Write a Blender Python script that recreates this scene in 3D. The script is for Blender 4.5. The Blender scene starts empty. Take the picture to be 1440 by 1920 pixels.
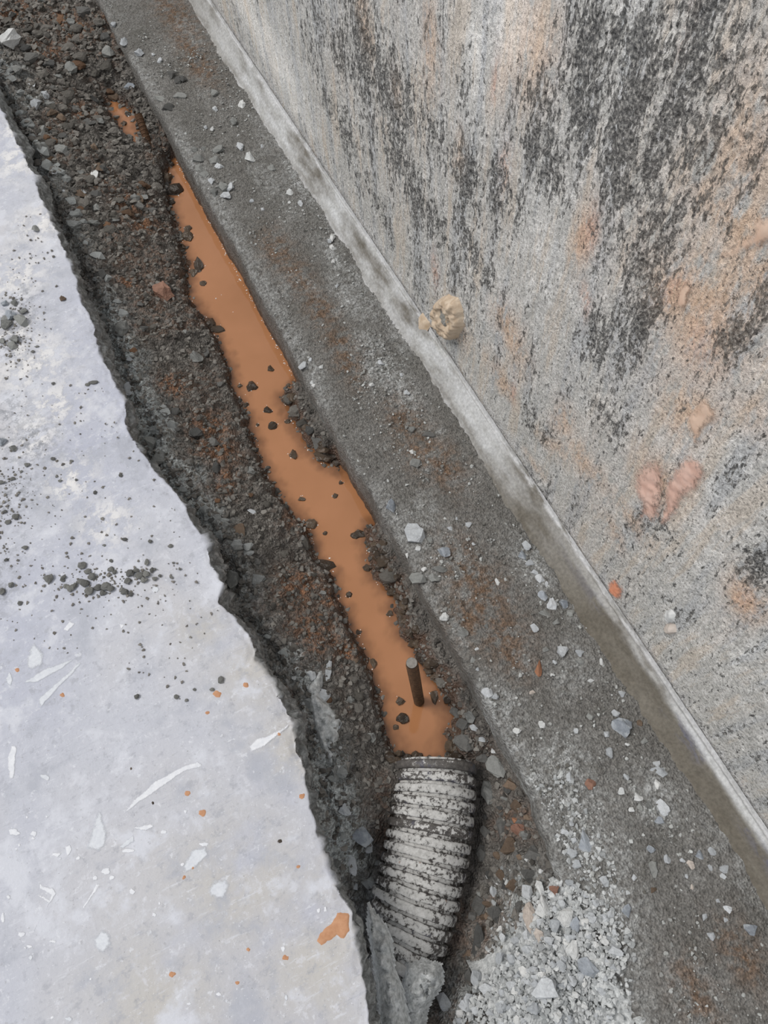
import bpy, bmesh, math, random
import numpy as np
from mathutils import Matrix, Vector

random.seed(7)
rng = np.random.default_rng(7)
scn = bpy.context.scene
COL = scn.collection

# ------------------------------------------------------------------ camera
# X across the trench (towards the wall), Y along the trench, Z up; footing top is z = 0
F_PX, W_PX, H_PX = 1400.0, 1440, 1920
CAM = np.array([0.0, 0.0, 1.35])
_n = lambda v: v / np.linalg.norm(v)
_up = -_n(np.array([60.0, -690.0, -1400.0]))
_yy = np.array([-1500.0, 2710.0, -1400.0])
_yy = _n(_yy - _up * (_yy @ _up))
_xx = np.cross(_yy, _up)
R = np.stack([_xx, _yy, _up])
cam_d = bpy.data.cameras.new('camera')
cam_d.sensor_fit = 'VERTICAL'
cam_d.sensor_height = 24.0
cam_d.lens = 24.0 * F_PX / H_PX
cam_d.clip_start = 0.02
cam = bpy.data.objects.new('camera', cam_d)
COL.objects.link(cam)
cam.matrix_world = Matrix.Translation(CAM) @ Matrix(R.tolist()).to_4x4()
scn.camera = cam

# ------------------------------------------------------------------ light
world = bpy.data.worlds.new('overcast_sky')
scn.world = world
world.use_nodes = True
wbg = world.node_tree.nodes['Background']
wbg.inputs['Color'].default_value = (0.93, 0.96, 1.0, 1)
wbg.inputs['Strength'].default_value = 0.62
sun_d = bpy.data.lights.new('sun', 'SUN')
sun_d.energy = 1.70
sun_d.angle = math.radians(24)
sun_d.color = (1.0, 0.965, 0.92)
sun = bpy.data.objects.new('sun', sun_d)
COL.objects.link(sun)
sun.rotation_euler = Vector((-0.46, 0.28, 0.84)).to_track_quat('Z', 'Y').to_euler()
scn.view_settings.view_transform = 'Standard'
scn.view_settings.look = 'None'
scn.view_settings.exposure = 0.0
scn.view_settings.gamma = 1.0
scn.view_settings.use_curve_mapping = False

# ------------------------------------------------------------------ measuring helpers
def rays(px, py):
    px = np.atleast_1d(np.asarray(px, float)); py = np.atleast_1d(np.asarray(py, float))
    d = np.stack([px - 720, -(py - 960), np.full_like(px, -F_PX)], 1)
    return d @ R.T
def at_z(px, py, z):
    d = rays(px, py)
    return CAM + d * ((z - CAM[2]) / d[:, 2])[:, None]
def at_x(px, py, x):
    d = rays(px, py)
    return CAM + d * ((x - CAM[0]) / d[:, 0])[:, None]
def px_size(p):           # metres per photo pixel at point p
    fwd = -R[:, 2]
    return ((np.atleast_2d(p) - CAM) @ fwd) / F_PX

# ------------------------------------------------------------------ numpy noise
def hsh(ix, iy, s):
    h = (ix.astype(np.int64) * 374761393 + iy.astype(np.int64) * 668265263 + s * 974634777) & 0xFFFFFFFF
    h = ((h ^ (h >> 13)) * 1274126177) & 0xFFFFFFFF
    h = ((h ^ (h >> 16)) * 2246822519) & 0xFFFFFFFF
    return ((h ^ (h >> 15)) & 0xFFFFFF) / float(0x1000000)
def vn(x, y, s=0):
    ix = np.floor(x); iy = np.floor(y); fx = x - ix; fy = y - iy
    fx = fx * fx * fx * (fx * (fx * 6 - 15) + 10); fy = fy * fy * fy * (fy * (fy * 6 - 15) + 10)
    a = hsh(ix, iy, s); b = hsh(ix + 1, iy, s); c = hsh(ix, iy + 1, s); d = hsh(ix + 1, iy + 1, s)
    return (a + (b - a) * fx) * (1 - fy) + (c + (d - c) * fx) * fy
def fbm(x, y, o=4, s=0, g=0.5):
    t = 0; a = 1; n = 0
    for i in range(o):
        t = t + a * vn(x * 2 ** i + 17.3 * i, y * 2 ** i - 9.1 * i, s + i); n += a; a *= g
    return t / n
def worley(x, y, s=0):
    ix = np.floor(x); iy = np.floor(y)
    f1 = np.full(x.shape, 9.0); f2 = np.full(x.shape, 9.0); idv = np.zeros(x.shape)
    for i in (-1, 0, 1):
        for j in (-1, 0, 1):
            cx = ix + i; cy = iy + j
            d = np.hypot(cx + hsh(cx, cy, s) - x, cy + hsh(cx, cy, s + 51) - y)
            m = d < f1
            f2 = np.where(m, f1, np.minimum(f2, d))
            idv = np.where(m, hsh(cx, cy, s + 77), idv)
            f1 = np.where(m, d, f1)
    return f1, f2, idv
def sst(a, b, x):
    t = np.clip((x - a) / (b - a), 0, 1)
    return t * t * (3 - 2 * t)

# ------------------------------------------------------------------ object helpers
def tag(o, label=None, cat=None, group=None, kind=None):
    if label: o['label'] = label
    if cat: o['category'] = cat
    if group: o['group'] = group
    if kind: o['kind'] = kind
    return o
def link(name, me, mat=None, parent=None):
    o = bpy.data.objects.new(name, me)
    COL.objects.link(o)
    if mat is not None and len(me.materials) == 0: me.materials.append(mat)
    if parent is not None: o.parent = parent
    return o
def empty(name, loc=(0, 0, 0)):
    o = bpy.data.objects.new(name, None); COL.objects.link(o); o.location = loc
    o.empty_display_size = 0.02
    return o
def raw_mesh(name, verts, faces, smooth=True, attrs=None):
    """verts (N,3), faces (M,k) with one k"""
    me = bpy.data.meshes.new(name)
    verts = np.ascontiguousarray(verts, np.float32); faces = np.ascontiguousarray(faces, np.int32)
    k = faces.shape[1]
    me.vertices.add(len(verts)); me.vertices.foreach_set('co', verts.ravel())
    me.loops.add(faces.size); me.loops.foreach_set('vertex_index', faces.ravel())
    me.polygons.add(len(faces))
    me.polygons.foreach_set('loop_start', np.arange(0, faces.size, k, dtype=np.int32))
    me.polygons.foreach_set('loop_total', np.full(len(faces), k, np.int32))
    me.polygons.foreach_set('use_smooth', np.full(len(faces), smooth, bool))
    me.update(calc_edges=True)
    for nm, v in (attrs or {}).items():
        a = me.attributes.new(nm, 'FLOAT', 'POINT')
        a.data.foreach_set('value', np.ascontiguousarray(v, np.float32).ravel())
    return me
def grid_mesh(name, P, attrs=None, smooth=True, keep=None, flip=False):
    a, b = P.shape[:2]
    attrs = {k: np.broadcast_to(v, (a, b)) for k, v in (attrs or {}).items()}
    idx = np.arange(a * b).reshape(a, b)
    q = np.stack([idx[:-1, :-1], idx[:-1, 1:], idx[1:, 1:], idx[1:, :-1]], -1).reshape(-1, 4)
    if keep is not None: q = q[keep.reshape(-1)]
    if flip: q = q[:, ::-1]
    return raw_mesh(name, P.reshape(-1, 3), q, smooth, attrs)

# ------------------------------------------------------------------ materials
class NT:
    def __init__(s, name):
        s.m = bpy.data.materials.new(name); s.m.use_nodes = True
        s.t = s.m.node_tree; s.b = s.t.nodes['Principled BSDF']
        s.tc = s.t.nodes.new('ShaderNodeTexCoord')
    def set(s, sock, v):
        if isinstance(v, bpy.types.NodeSocket): s.t.links.new(v, sock)
        elif isinstance(v, (tuple, list)) and len(v) == 3 and sock.type == 'RGBA': sock.default_value = (*v, 1)
        else: sock.default_value = v
    def obj(s, sc=(1, 1, 1)):
        n = s.t.nodes.new('ShaderNodeMapping'); n.inputs['Scale'].default_value = sc
        s.t.links.new(s.tc.outputs['Object'], n.inputs['Vector']); return n.outputs[0]
    def noise(s, scale, detail=4, rough=0.55, vec=None, dist=0.0):
        n = s.t.nodes.new('ShaderNodeTexNoise')
        n.inputs['Scale'].default_value = scale; n.inputs['Detail'].default_value = detail
        n.inputs['Roughness'].default_value = rough; n.inputs['Distortion'].default_value = dist
        s.t.links.new(vec if vec is not None else s.tc.outputs['Object'], n.inputs['Vector'])
        return n.outputs['Fac']
    def vor(s, scale, vec=None, feature='F1', out='Distance', rnd=1.0):
        n = s.t.nodes.new('ShaderNodeTexVoronoi'); n.feature = feature
        n.inputs['Scale'].default_value = scale; n.inputs['Randomness'].default_value = rnd
        s.t.links.new(vec if vec is not None else s.tc.outputs['Object'], n.inputs['Vector'])
        return n.outputs[out]
    def attr(s, name):
        n = s.t.nodes.new('ShaderNodeAttribute'); n.attribute_name = name; return n.outputs['Fac']
    def rand(s):
        return s.t.nodes.new('ShaderNodeObjectInfo').outputs['Random']
    def math(s, op, a, b=0.0, c=None, clamp=False):
        n = s.t.nodes.new('ShaderNodeMath'); n.operation = op; n.use_clamp = clamp
        s.set(n.inputs[0], a); s.set(n.inputs[1], b)
        if c is not None: s.set(n.inputs[2], c)
        return n.outputs[0]
    def step(s, x, a, b, lo=0.0, hi=1.0):
        n = s.t.nodes.new('ShaderNodeMapRange'); n.interpolation_type = 'SMOOTHSTEP'
        s.set(n.inputs[0], x); s.set(n.inputs[1], a); s.set(n.inputs[2], b)
        n.inputs[3].default_value = lo; n.inputs[4].default_value = hi
        return n.outputs[0]
    def mix(s, f, a, b, mode='MIX'):
        n = s.t.nodes.new('ShaderNodeMix'); n.data_type = 'RGBA'; n.blend_type = mode
        s.set(n.inputs[0], f); s.set(n.inputs[6], a); s.set(n.inputs[7], b)
        return n.outputs[2]
    def ramp(s, f, stops):
        n = s.t.nodes.new('ShaderNodeValToRGB'); e = n.color_ramp.elements
        while len(e) < len(stops): e.new(0.5)
        for el, (p, c) in zip(e, stops): el.position = p; el.color = (*c, 1)
        s.t.links.new(f, n.inputs[0]); return n.outputs[0]
    def bump(s, h, strength=0.5, dist=0.01, prev=None):
        n = s.t.nodes.new('ShaderNodeBump'); n.inputs['Strength'].default_value = strength
        n.inputs['Distance'].default_value = dist
        s.t.links.new(h, n.inputs['Height'])
        if prev is not None: s.t.links.new(prev, n.inputs['Normal'])
        return n.outputs[0]
    def out(s, col, rough=0.85, normal=None, spec=0.3, **kw):
        s.set(s.b.inputs['Base Color'], col); s.set(s.b.inputs['Roughness'], rough)
        s.set(s.b.inputs['Specular IOR Level'], spec)
        if normal is not None: s.t.links.new(normal, s.b.inputs['Normal'])
        for k, v in kw.items(): s.set(s.b.inputs[k], v)
        return s.m
def sr(r, g, b):       # sRGB 0..255 -> linear
    f = lambda c: ((c / 255 + 0.055) / 1.055) ** 2.4 if c > 10 else c / 255 / 12.92
    return (f(r), f(g), f(b))

def mat_slab():
    m = NT('pale_concrete')
    big = m.noise(2.2, 3, 0.5); mid = m.noise(14, 5, 0.6); fine = m.noise(120, 4, 0.6); sp = m.noise(330, 2, 0.5)
    c = m.ramp(big, [(0.34, sr(186, 189, 202)), (0.52, sr(196, 198, 206)), (0.68, sr(200, 199, 201))])
    c = m.mix(m.math('MULTIPLY', m.attr('warm'), m.step(m.noise(9, 4, 0.6), 0.25, 0.55)), c, sr(194, 191, 187))
    mp = m.t.nodes.new('ShaderNodeMapping'); mp.inputs['Rotation'].default_value = (0, 0, 0.35); mp.inputs['Scale'].default_value = (1, 7, 1)
    m.t.links.new(m.tc.outputs['Object'], mp.inputs['Vector'])
    scr = m.noise(26, 6, 0.7, mp.outputs[0])
    c = m.mix(m.step(scr, 0.58, 0.70, 0, 0.6), c, sr(218, 220, 226))
    c = m.mix(m.step(scr, 0.42, 0.32, 0, 0.5), c, sr(172, 174, 183))
    blot = m.noise(48, 6, 0.72)
    c = m.mix(m.step(blot, 0.46, 0.34, 0, 0.55), c, sr(166, 168, 175))
    c = m.mix(m.step(blot, 0.56, 0.66, 0, 0.55), c, sr(216, 217, 223))
    c = m.mix(m.step(mid, 0.52, 0.66, 0, 0.9), c, sr(212, 214, 221))
    c = m.mix(m.step(mid, 0.48, 0.30, 0, 0.75), c, sr(176, 179, 188))
    crust = m.math('MULTIPLY', m.attr('crust'), m.step(m.noise(38, 6, 0.7), 0.44, 0.58))
    c = m.mix(crust, c, sr(232, 230, 228))
    dust = m.math('MULTIPLY', m.attr('dust'), m.step(m.noise(60, 6, 0.75), 0.44, 0.60))
    c = m.mix(dust, c, sr(150, 152, 158))
    c = m.mix(m.step(fine, 0.60, 0.72, 0, 0.45), c, sr(158, 158, 160))
    c = m.mix(m.step(m.noise(75, 5, 0.7), 0.60, 0.68, 0, 0.6), c, sr(224, 226, 231))
    c = m.mix(m.step(m.noise(400, 2, 0.5), 0.70, 0.74, 0, 0.8), c, sr(232, 232, 236))
    c = m.mix(m.step(sp, 0.735, 0.76, 0, 0.7), c, sr(110, 108, 106))
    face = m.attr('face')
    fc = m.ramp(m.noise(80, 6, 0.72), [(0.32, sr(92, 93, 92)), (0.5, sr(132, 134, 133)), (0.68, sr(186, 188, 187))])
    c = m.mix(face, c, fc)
    h = m.math('ADD', m.math('MULTIPLY', fine, 0.5), m.math('MULTIPLY', mid, 1.2))
    h = m.math('ADD', h, m.math('MULTIPLY', crust, 0.6))
    c = m.mix(1.0, c, (1.035, 1.035, 1.045), 'MULTIPLY')
    return m.out(c, 0.75, m.bump(h, 0.45, 0.004), 0.25)

def mat_soil():
    m = NT('trench_soil')
    n1 = m.noise(30, 5, 0.65); n2 = m.noise(160, 4, 0.65); tint = m.attr('tint')
    c = m.ramp(n1, [(0.3, sr(74, 71, 67)), (0.5, sr(98, 94, 89)), (0.7, sr(124, 120, 114))])
    c = m.mix(m.math('MULTIPLY', m.step(tint, 0.55, 0.95), 0.5), c, sr(122, 118, 112))
    rust = m.math('MULTIPLY', m.attr('rust'), m.step(m.noise(48, 5, 0.65), 0.36, 0.58))
    c = m.mix(rust, c, m.ramp(n2, [(0.3, sr(98, 73, 55)), (0.7, sr(146, 106, 79))]))
    dust = m.math('MULTIPLY', m.attr('dust'), m.step(m.noise(70, 6, 0.7), 0.34, 0.56))
    c = m.mix(dust, c, m.ramp(n2, [(0.3, sr(140, 144, 142)), (0.7, sr(196, 200, 198))]))
    wet = m.attr('wet')
    c = m.mix(m.math('MULTIPLY', wet, 0.55), c, m.mix(0.45, sr(46, 36, 28), sr(130, 86, 56)))
    c = m.mix(1.0, c, m.ramp(n2, [(0.3, (0.55, 0.55, 0.55)), (0.7, (1.3, 1.3, 1.3))]), 'MULTIPLY')
    c = m.mix(1.0, c, (1.35, 1.35, 1.37), 'MULTIPLY')
    v = m.vor(210)
    h = m.math('ADD', m.math('MULTIPLY', n2, 1.0), m.math('MULTIPLY', v, 0.9))
    rough = m.step(wet, 0.0, 1.0, 0.92, 0.22)
    return m.out(c, rough, m.bump(h, 1.0, 0.006), 0.35)

def mat_footing():
    m = NT('gritty_footing_concrete')
    n1 = m.noise(9, 4, 0.6); n2 = m.noise(150, 5, 0.7); n3 = m.noise(420, 3, 0.6); n4 = m.noise(40, 5, 0.65)
    c = m.ramp(n1, [(0.3, sr(110, 108, 103)), (0.7, sr(130, 128, 124))])
    c = m.mix(m.step(n4, 0.5, 0.7, 0, 0.6), c, sr(98, 95, 90))
    dust = m.math('MULTIPLY', m.attr('dust'), m.step(m.noise(55, 6, 0.72), 0.36, 0.62))
    c = m.mix(dust, c, m.ramp(n2, [(0.3, sr(152, 152, 149)), (0.7, sr(196, 198, 197))]))
    rust = m.math('MULTIPLY', m.attr('rust'), m.step(n4, 0.36, 0.6))
    c = m.mix(m.math('MULTIPLY', rust, 0.85), c, m.ramp(n2, [(0.3, sr(94, 74, 57)), (0.7, sr(132, 104, 80))]))
    c = m.mix(m.math('MULTIPLY', m.attr('wet'), 0.75), c, sr(96, 74, 56))
    c = m.mix(1.0, c, m.ramp(n2, [(0.32, (0.52, 0.52, 0.52)), (0.5, (0.98, 0.98, 0.98)), (0.68, (1.42, 1.42, 1.42))]), 'MULTIPLY')
    c = m.mix(m.step(n3, 0.66, 0.74, 0, 0.55), c, sr(190, 190, 186))
    c = m.mix(1.0, c, (1.38, 1.38, 1.40), 'MULTIPLY')
    h = m.math('ADD', m.math('MULTIPLY', n2, 1.4), m.math('MULTIPLY', m.vor(260), 0.8))
    return m.out(c, 0.9, m.bump(h, 1.0, 0.006), 0.25)

def mat_fillet():
    m = NT('trowelled_mortar')
    vec = m.obj((1, 0.35, 1))
    n1 = m.noise(16, 5, 0.6, vec); n2 = m.noise(160, 4, 0.6); n3 = m.noise(50, 5, 0.7, vec)
    pale = m.math('MULTIPLY', m.attr('pale'), m.step(n1, 0.28, 0.60))
    c = m.mix(pale, m.ramp(n1, [(0.3, sr(104, 98, 88)), (0.7, sr(134, 129, 120))]),
              m.ramp(n3, [(0.3, sr(186, 186, 184)), (0.7, sr(214, 215, 217))]))
    crust = m.math('MULTIPLY', m.attr('crust'), m.step(n3, 0.38, 0.56))
    c = m.mix(crust, c, sr(205, 205, 206))
    c = m.mix(m.math('MULTIPLY', m.attr('stain'), m.step(n3, 0.44, 0.54)), c, sr(118, 117, 126))
    c = m.mix(1.0, c, m.ramp(n2, [(0.3, (0.76, 0.76, 0.76)), (0.7, (1.18, 1.18, 1.18))]), 'MULTIPLY')
    h = m.math('ADD', n3, m.math('MULTIPLY', n2, 0.4))
    return m.out(c, 0.8, m.bump(h, 0.3, 0.004), 0.25)

def mat_wall():
    m = NT('stained_rough_concrete')
    vs = m.obj((1, 1, 0.42)); vs2 = m.obj((1, 1, 0.12)); v0 = m.obj((1, 1, 0.8))
    A = m.noise(150, 6, 0.68, vs, 0.15)      # vertical dribbles and specks
    B = m.noise(26, 5, 0.62, vs2, 0.2)       # wide runs
    G = m.noise(230, 4, 0.7, v0)             # grain
    L = m.noise(55, 6, 0.68, vs)
    V = m.vor(190, v0)                       # granules
    dark = m.attr('dark'); smooth = m.attr('smooth')
    light = m.ramp(L, [(0.3, sr(176, 174, 169)), (0.5, sr(198, 196, 192)), (0.68, sr(220, 218, 214))])
    light = m.mix(m.step(B, 0.50, 0.62, 0, 0.5), light, sr(176, 179, 183))
    light = m.mix(m.step(B, 0.47, 0.36, 0, 0.55), light, sr(200, 186, 170))
    peach = m.math('MULTIPLY', m.attr('peach'), m.step(L, 0.34, 0.54))
    light = m.mix(m.math('MULTIPLY', peach, 0.9), light, m.ramp(A, [(0.3, sr(190, 160, 134)), (0.7, sr(222, 194, 170))]))
    pink = m.math('MULTIPLY', m.attr('pink'), m.step(A, 0.36, 0.54))
    light = m.mix(m.math('MULTIPLY', pink, 0.6), light, sr(214, 168, 144))
    light = m.mix(1.0, light, m.mix(smooth, (1, 1, 1), (1.30, 1.30, 1.30)), 'MULTIPLY')
    thr = m.math('MULTIPLY_ADD', dark, -0.18, 0.625)
    thr = m.math('MULTIPLY_ADD', m.math('SUBTRACT', B, 0.5), -0.5, thr)
    thr = m.math('MULTIPLY_ADD', m.math('SUBTRACT', L, 0.5), -0.50, thr)
    thr = m.math('MULTIPLY_ADD', smooth, 0.07, thr)
    speck = m.step(m.math('SUBTRACT', A, thr), -0.03, 0.04)
    dk = m.ramp(G, [(0.32, sr(72, 72, 72)), (0.5, sr(108, 107, 105)), (0.68, sr(172, 169, 164))])
    dk = m.mix(m.math('MULTIPLY', m.attr('peach'), 0.4), dk, sr(150, 132, 114))
    c = m.mix(m.math('MULTIPLY', speck, 0.95), light, dk)
    pit = m.step(m.noise(210, 3, 0.6, v0), 0.63, 0.69)
    c = m.mix(m.math('MULTIPLY', pit, 0.7), c, sr(80, 78, 75))
    base = m.math('MULTIPLY', m.attr('base'), m.step(L, 0.36, 0.52))
    c = m.mix(m.math('MULTIPLY', base, 0.8), c, m.ramp(G, [(0.3, sr(180, 178, 178)), (0.7, sr(212, 211, 212))]))
    amp = m.step(smooth, 0.2, 0.9, 1.0, 0.75)
    c = m.mix(amp, c, m.mix(1.0, c, m.ramp(G, [(0.33, (0.62, 0.62, 0.62)), (0.5, (1.0, 1.0, 1.0)), (0.67, (1.3, 1.3, 1.3))]), 'MULTIPLY'))
    c = m.mix(1.0, c, (1.68, 1.68, 1.68), 'MULTIPLY')
    h = m.math('ADD', m.math('MULTIPLY', speck, 0.5), m.math('MULTIPLY', m.math('MULTIPLY', V, -1.5), speck))
    h = m.math('ADD', h, m.math('MULTIPLY', m.math('MULTIPLY', G, 1.7), amp))
    h = m.math('SUBTRACT', h, m.math('MULTIPLY', pit, 0.5))
    return m.out(c, 0.88, m.bump(h, 1.0, 0.006), 0.2)

def mat_water():
    m = NT('muddy_water')
    n = m.noise(7, 3, 0.5)
    c = m.ramp(n, [(0.3, sr(172, 119, 80)), (0.7, sr(184, 129, 90))])
    depth = m.attr('depth')
    m.out(c, 0.06, m.bump(m.noise(24, 2, 0.4), 0.05, 0.004), 0.5)
    tr = m.t.nodes.new('ShaderNodeBsdfTransparent'); tr.inputs[0].default_value = (0.62, 0.40, 0.25, 1)
    gl = m.t.nodes.new('ShaderNodeBsdfGlossy'); gl.inputs['Roughness'].default_value = 0.03
    mx0 = m.t.nodes.new('ShaderNodeMixShader'); mx0.inputs[0].default_value = 0.035
    m.t.links.new(tr.outputs[0], mx0.inputs[1]); m.t.links.new(gl.outputs[0], mx0.inputs[2])
    mx = m.t.nodes.new('ShaderNodeMixShader')
    murk = m.step(depth, -0.002, 0.016, 0.45, 1.0)
    m.t.links.new(murk, mx.inputs[0]); m.t.links.new(mx0.outputs[0], mx.inputs[1])
    m.t.links.new(m.b.outputs[0], mx.inputs[2])
    m.t.links.new(mx.outputs[0], m.t.nodes['Material Output'].inputs[0])
    return m.m

def mat_stone(name, lo, hi, rough=0.85, wet=0.0, dusty=None, sc=1.0, use_attr=False):
    m = NT(name)
    r = m.attr('tint') if use_attr else m.rand()
    n1 = m.noise(1.6 * sc, 4, 0.6); n2 = m.noise(9 * sc, 4, 0.65)
    c = m.mix(r, lo, hi)
    c = m.mix(1.0, c, m.ramp(n1, [(0.3, (0.85, 0.85, 0.85)), (0.7, (1.12, 1.12, 1.12))]), 'MULTIPLY')
    c = m.mix(1.0, c, m.ramp(n2, [(0.3, (0.84, 0.84, 0.84)), (0.7, (1.12, 1.12, 1.12))]), 'MULTIPLY')
    if dusty:
        c = m.mix(m.step(n1, 0.48, 0.62, 0, 0.7), c, dusty)
    return m.out(c, rough, m.bump(n2, 0.35, 0.08 / sc if sc < 5 else 0.002), 0.5 if wet else 0.25)

def mat_flat(name, a, b, scale=60, rough=0.8, bump=0.25):
    m = NT(name)
    n = m.noise(scale, 5, 0.65)
    return m.out(m.ramp(n, [(0.32, a), (0.68, b)]), rough, m.bump(n, bump, 0.003), 0.25)

def mat_smear(name, a, b, scale=60, wear=0.5, rough=0.8):
    m = NT(name)
    n = m.noise(scale, 5, 0.65); e = m.noise(170, 5, 0.7)
    m.out(m.ramp(n, [(0.32, a), (0.68, b)]), rough, m.bump(n, 0.15, 0.002), 0.25)
    tr = m.t.nodes.new('ShaderNodeBsdfTransparent')
    mx = m.t.nodes.new('ShaderNodeMixShader')
    k = m.math('MULTIPLY_ADD', m.math('SUBTRACT', e, 0.5), 1.3, m.attr('cover'))
    m.t.links.new(m.step(k, 0.02, wear), mx.inputs[0]); m.t.links.new(tr.outputs[0], mx.inputs[1])
    m.t.links.new(m.b.outputs[0], mx.inputs[2]); m.t.links.new(mx.outputs[0], m.t.nodes['Material Output'].inputs[0])
    return m.m

def mat_pipe():
    m = NT('cement_coated_black_plastic')
    geo = m.t.nodes.new('ShaderNodeNewGeometry')
    sep = m.t.nodes.new('ShaderNodeSeparateXYZ'); m.t.links.new(geo.outputs['Normal'], sep.inputs[0])
    n1 = m.noise(26, 5, 0.7); n2 = m.noise(120, 5, 0.7); n3 = m.noise(300, 3, 0.6)
    cov = m.math('MULTIPLY_ADD', m.math('SUBTRACT', n1, 0.5), 1.1, m.math('MULTIPLY_ADD', m.math('SUBTRACT', n2, 0.5), 2.3, 0.50))
    cov = m.math('MULTIPLY_ADD', m.math('SUBTRACT', sep.outputs[2], 0.55), 0.42, cov)
    cov = m.math('ADD', cov, m.attr('coat'))
    k = m.step(cov, 0.40, 0.56)
    dirt = m.ramp(n2, [(0.3, sr(66, 63, 62)), (0.7, sr(116, 112, 108))])
    cem = m.ramp(n2, [(0.3, sr(160, 159, 156)), (0.7, sr(216, 215, 213))])
    c = m.mix(k, m.mix(m.step(n1, 0.52, 0.66), dirt, sr(84, 84, 98)), cem)
    c = m.mix(m.step(m.noise(34, 3, 0.6), 0.70, 0.74, 0, 0.6), c, sr(136, 92, 62))
    h = m.math('ADD', k, m.math('MULTIPLY', n2, 0.6))
    return m.out(c, m.step(k, 0, 1, 0.5, 0.9), m.bump(h, 0.35, 0.003), 0.35)

M = dict(slab=mat_slab(), soil=mat_soil(), footing=mat_footing(), fillet=mat_fillet(), wall=mat_wall(),
         water=mat_water(), pipe=mat_pipe(),
         p=mat_stone('pale_limestone', sr(176, 180, 184), sr(214, 217, 220)),
         w=mat_stone('white_limestone', sr(212, 214, 214), sr(234, 234, 232)),
         g=mat_stone('dull_grey_stone', sr(116, 117, 115), sr(162, 163, 160), dusty=sr(152, 153, 150)),
         u=mat_stone('blue_grey_stone', sr(134, 140, 148), sr(172, 178, 186), dusty=sr(184, 188, 192)),
         d=mat_stone('dark_basalt', sr(78, 78, 77), sr(122, 121, 118)),
         k=mat_stone('wet_dark_stone', sr(58, 49, 41), sr(100, 86, 72), 0.14, 1.0),
         b=mat_stone('brown_stone', sr(98, 84, 72), sr(134, 116, 100)),
         r=mat_stone('red_clay_brick', sr(140, 106, 92), sr(168, 130, 112)),
         o=mat_stone('orange_clay', sr(154, 110, 86), sr(176, 128, 100)),
         t=mat_stone('tan_pink_stone', sr(200, 188, 178), sr(216, 206, 197)),
         frag=mat_stone('broken_concrete', sr(134, 136, 135), sr(174, 177, 176), dusty=sr(158, 161, 160)),
         clod=mat_stone('earth_clod', sr(86, 83, 78), sr(130, 126, 120)),
         rclod=mat_stone('rusty_earth_clod', sr(92, 74, 60), sr(130, 100, 78)),
         litter=mat_stone('earth_litter', sr(76, 73, 69), sr(142, 138, 132), sc=60, use_attr=True),
         grit=mat_stone('grey_grit', sr(104, 102, 97), sr(196, 198, 196), sc=60, use_attr=True),
         rubble=mat_stone('pale_rubble_grit', sr(158, 161, 162), sr(212, 214, 214), sc=60, use_attr=True),
         crumb=mat_stone('dry_soil_crumb', sr(100, 100, 98), sr(136, 136, 132)),
         mud=mat_flat('dried_orange_mud', sr(188, 138, 104), sr(206, 158, 124), 90),
         white=mat_smear('white_plaster_smear', sr(222, 224, 230), sr(240, 241, 245), 120, 0.75),
         palep=mat_smear('thin_lime_smear', sr(212, 215, 222), sr(228, 231, 236), 160, 0.9),
         cement=mat_flat('spilt_cement', sr(160, 163, 163), sr(236, 238, 238), 130, 0.9, 1.0),
         peach=mat_smear('peach_mortar_smear', sr(220, 186, 162), sr(234, 206, 184), 45, 0.7),
         pinkm=mat_smear('pink_mortar_smear', sr(218, 176, 158), sr(234, 200, 184), 45, 0.7),
         orange=mat_smear('orange_spray_mark', sr(232, 148, 112), sr(244, 176, 144), 140, 0.7),
         tan=mat_flat('tan_foam', sr(188, 164, 138), sr(222, 204, 182), 60, 0.5, 0.5),
         gap=mat_flat('grey_hole_plug', sr(132, 130, 124), sr(166, 164, 158), 90),
         rustbar=mat_flat('rusty_steel', sr(66, 48, 36), sr(112, 84, 62), 220, 0.7, 0.5),
         cut=mat_flat('grey_cut_steel', sr(120, 116, 110), sr(146, 142, 136), 200, 0.5),
         foam=mat_flat('pale_foam_glint', sr(240, 232, 224), sr(252, 250, 248), 300, 0.15))  # near-white, for floating foam and the painted water glints

# ------------------------------------------------------------------ traced plan of the place (world metres)
ZW, ZS, XW = -0.12, 0.10, 0.53       # water level, slab top, wall face
XF = 0.238                            # footing edge
_e = [(0,200),(25,255),(65,330),(75,372),(95,412),(120,462),(140,522),(158,580),(176,610),(184,660),(207,702),(232,752),
      (236,800),(267,850),(293,883),(320,913),(347,953),(388,1013),(397,1057),(412,1097),(410,1127),(447,1167),(465,1190),
      (480,1240),(517,1300),(547,1356),(553,1403),(573,1446),(586,1515),(603,1593),(620,1644),(655,1710),(668,1785),(685,1850),(692,1915)]
_E = at_z([p[0] for p in _e], [p[1] for p in _e], ZS)
_o = np.argsort(_E[:, 1])
EY = np.concatenate([[-1.2, -0.4], _E[_o, 1], [2.4, 2.8, 4.0]])
EX = np.concatenate([[-0.17, -0.16], _E[_o, 0], [-0.155, -0.17, -0.16]])
_kr = np.random.default_rng(77)
_k1 = np.cumsum(_kr.uniform(0.004, 0.022, 460)) - 1.3; _v1 = _kr.uniform(-1, 1, 460)
_k2 = np.cumsum(_kr.uniform(0.02, 0.07, 160)) - 1.3; _v2 = _kr.uniform(-1, 1, 160)
def slab_x(y):
    y = np.asarray(y, float)
    return (np.interp(y, EY, EX) + 0.0020 * np.interp(y, _k1, _v1) + 0.0035 * np.interp(y, _k2, _v2)
            + 0.003 * (fbm(y * 140, y * 0 + 8, 3, 15) - 0.5))
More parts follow.
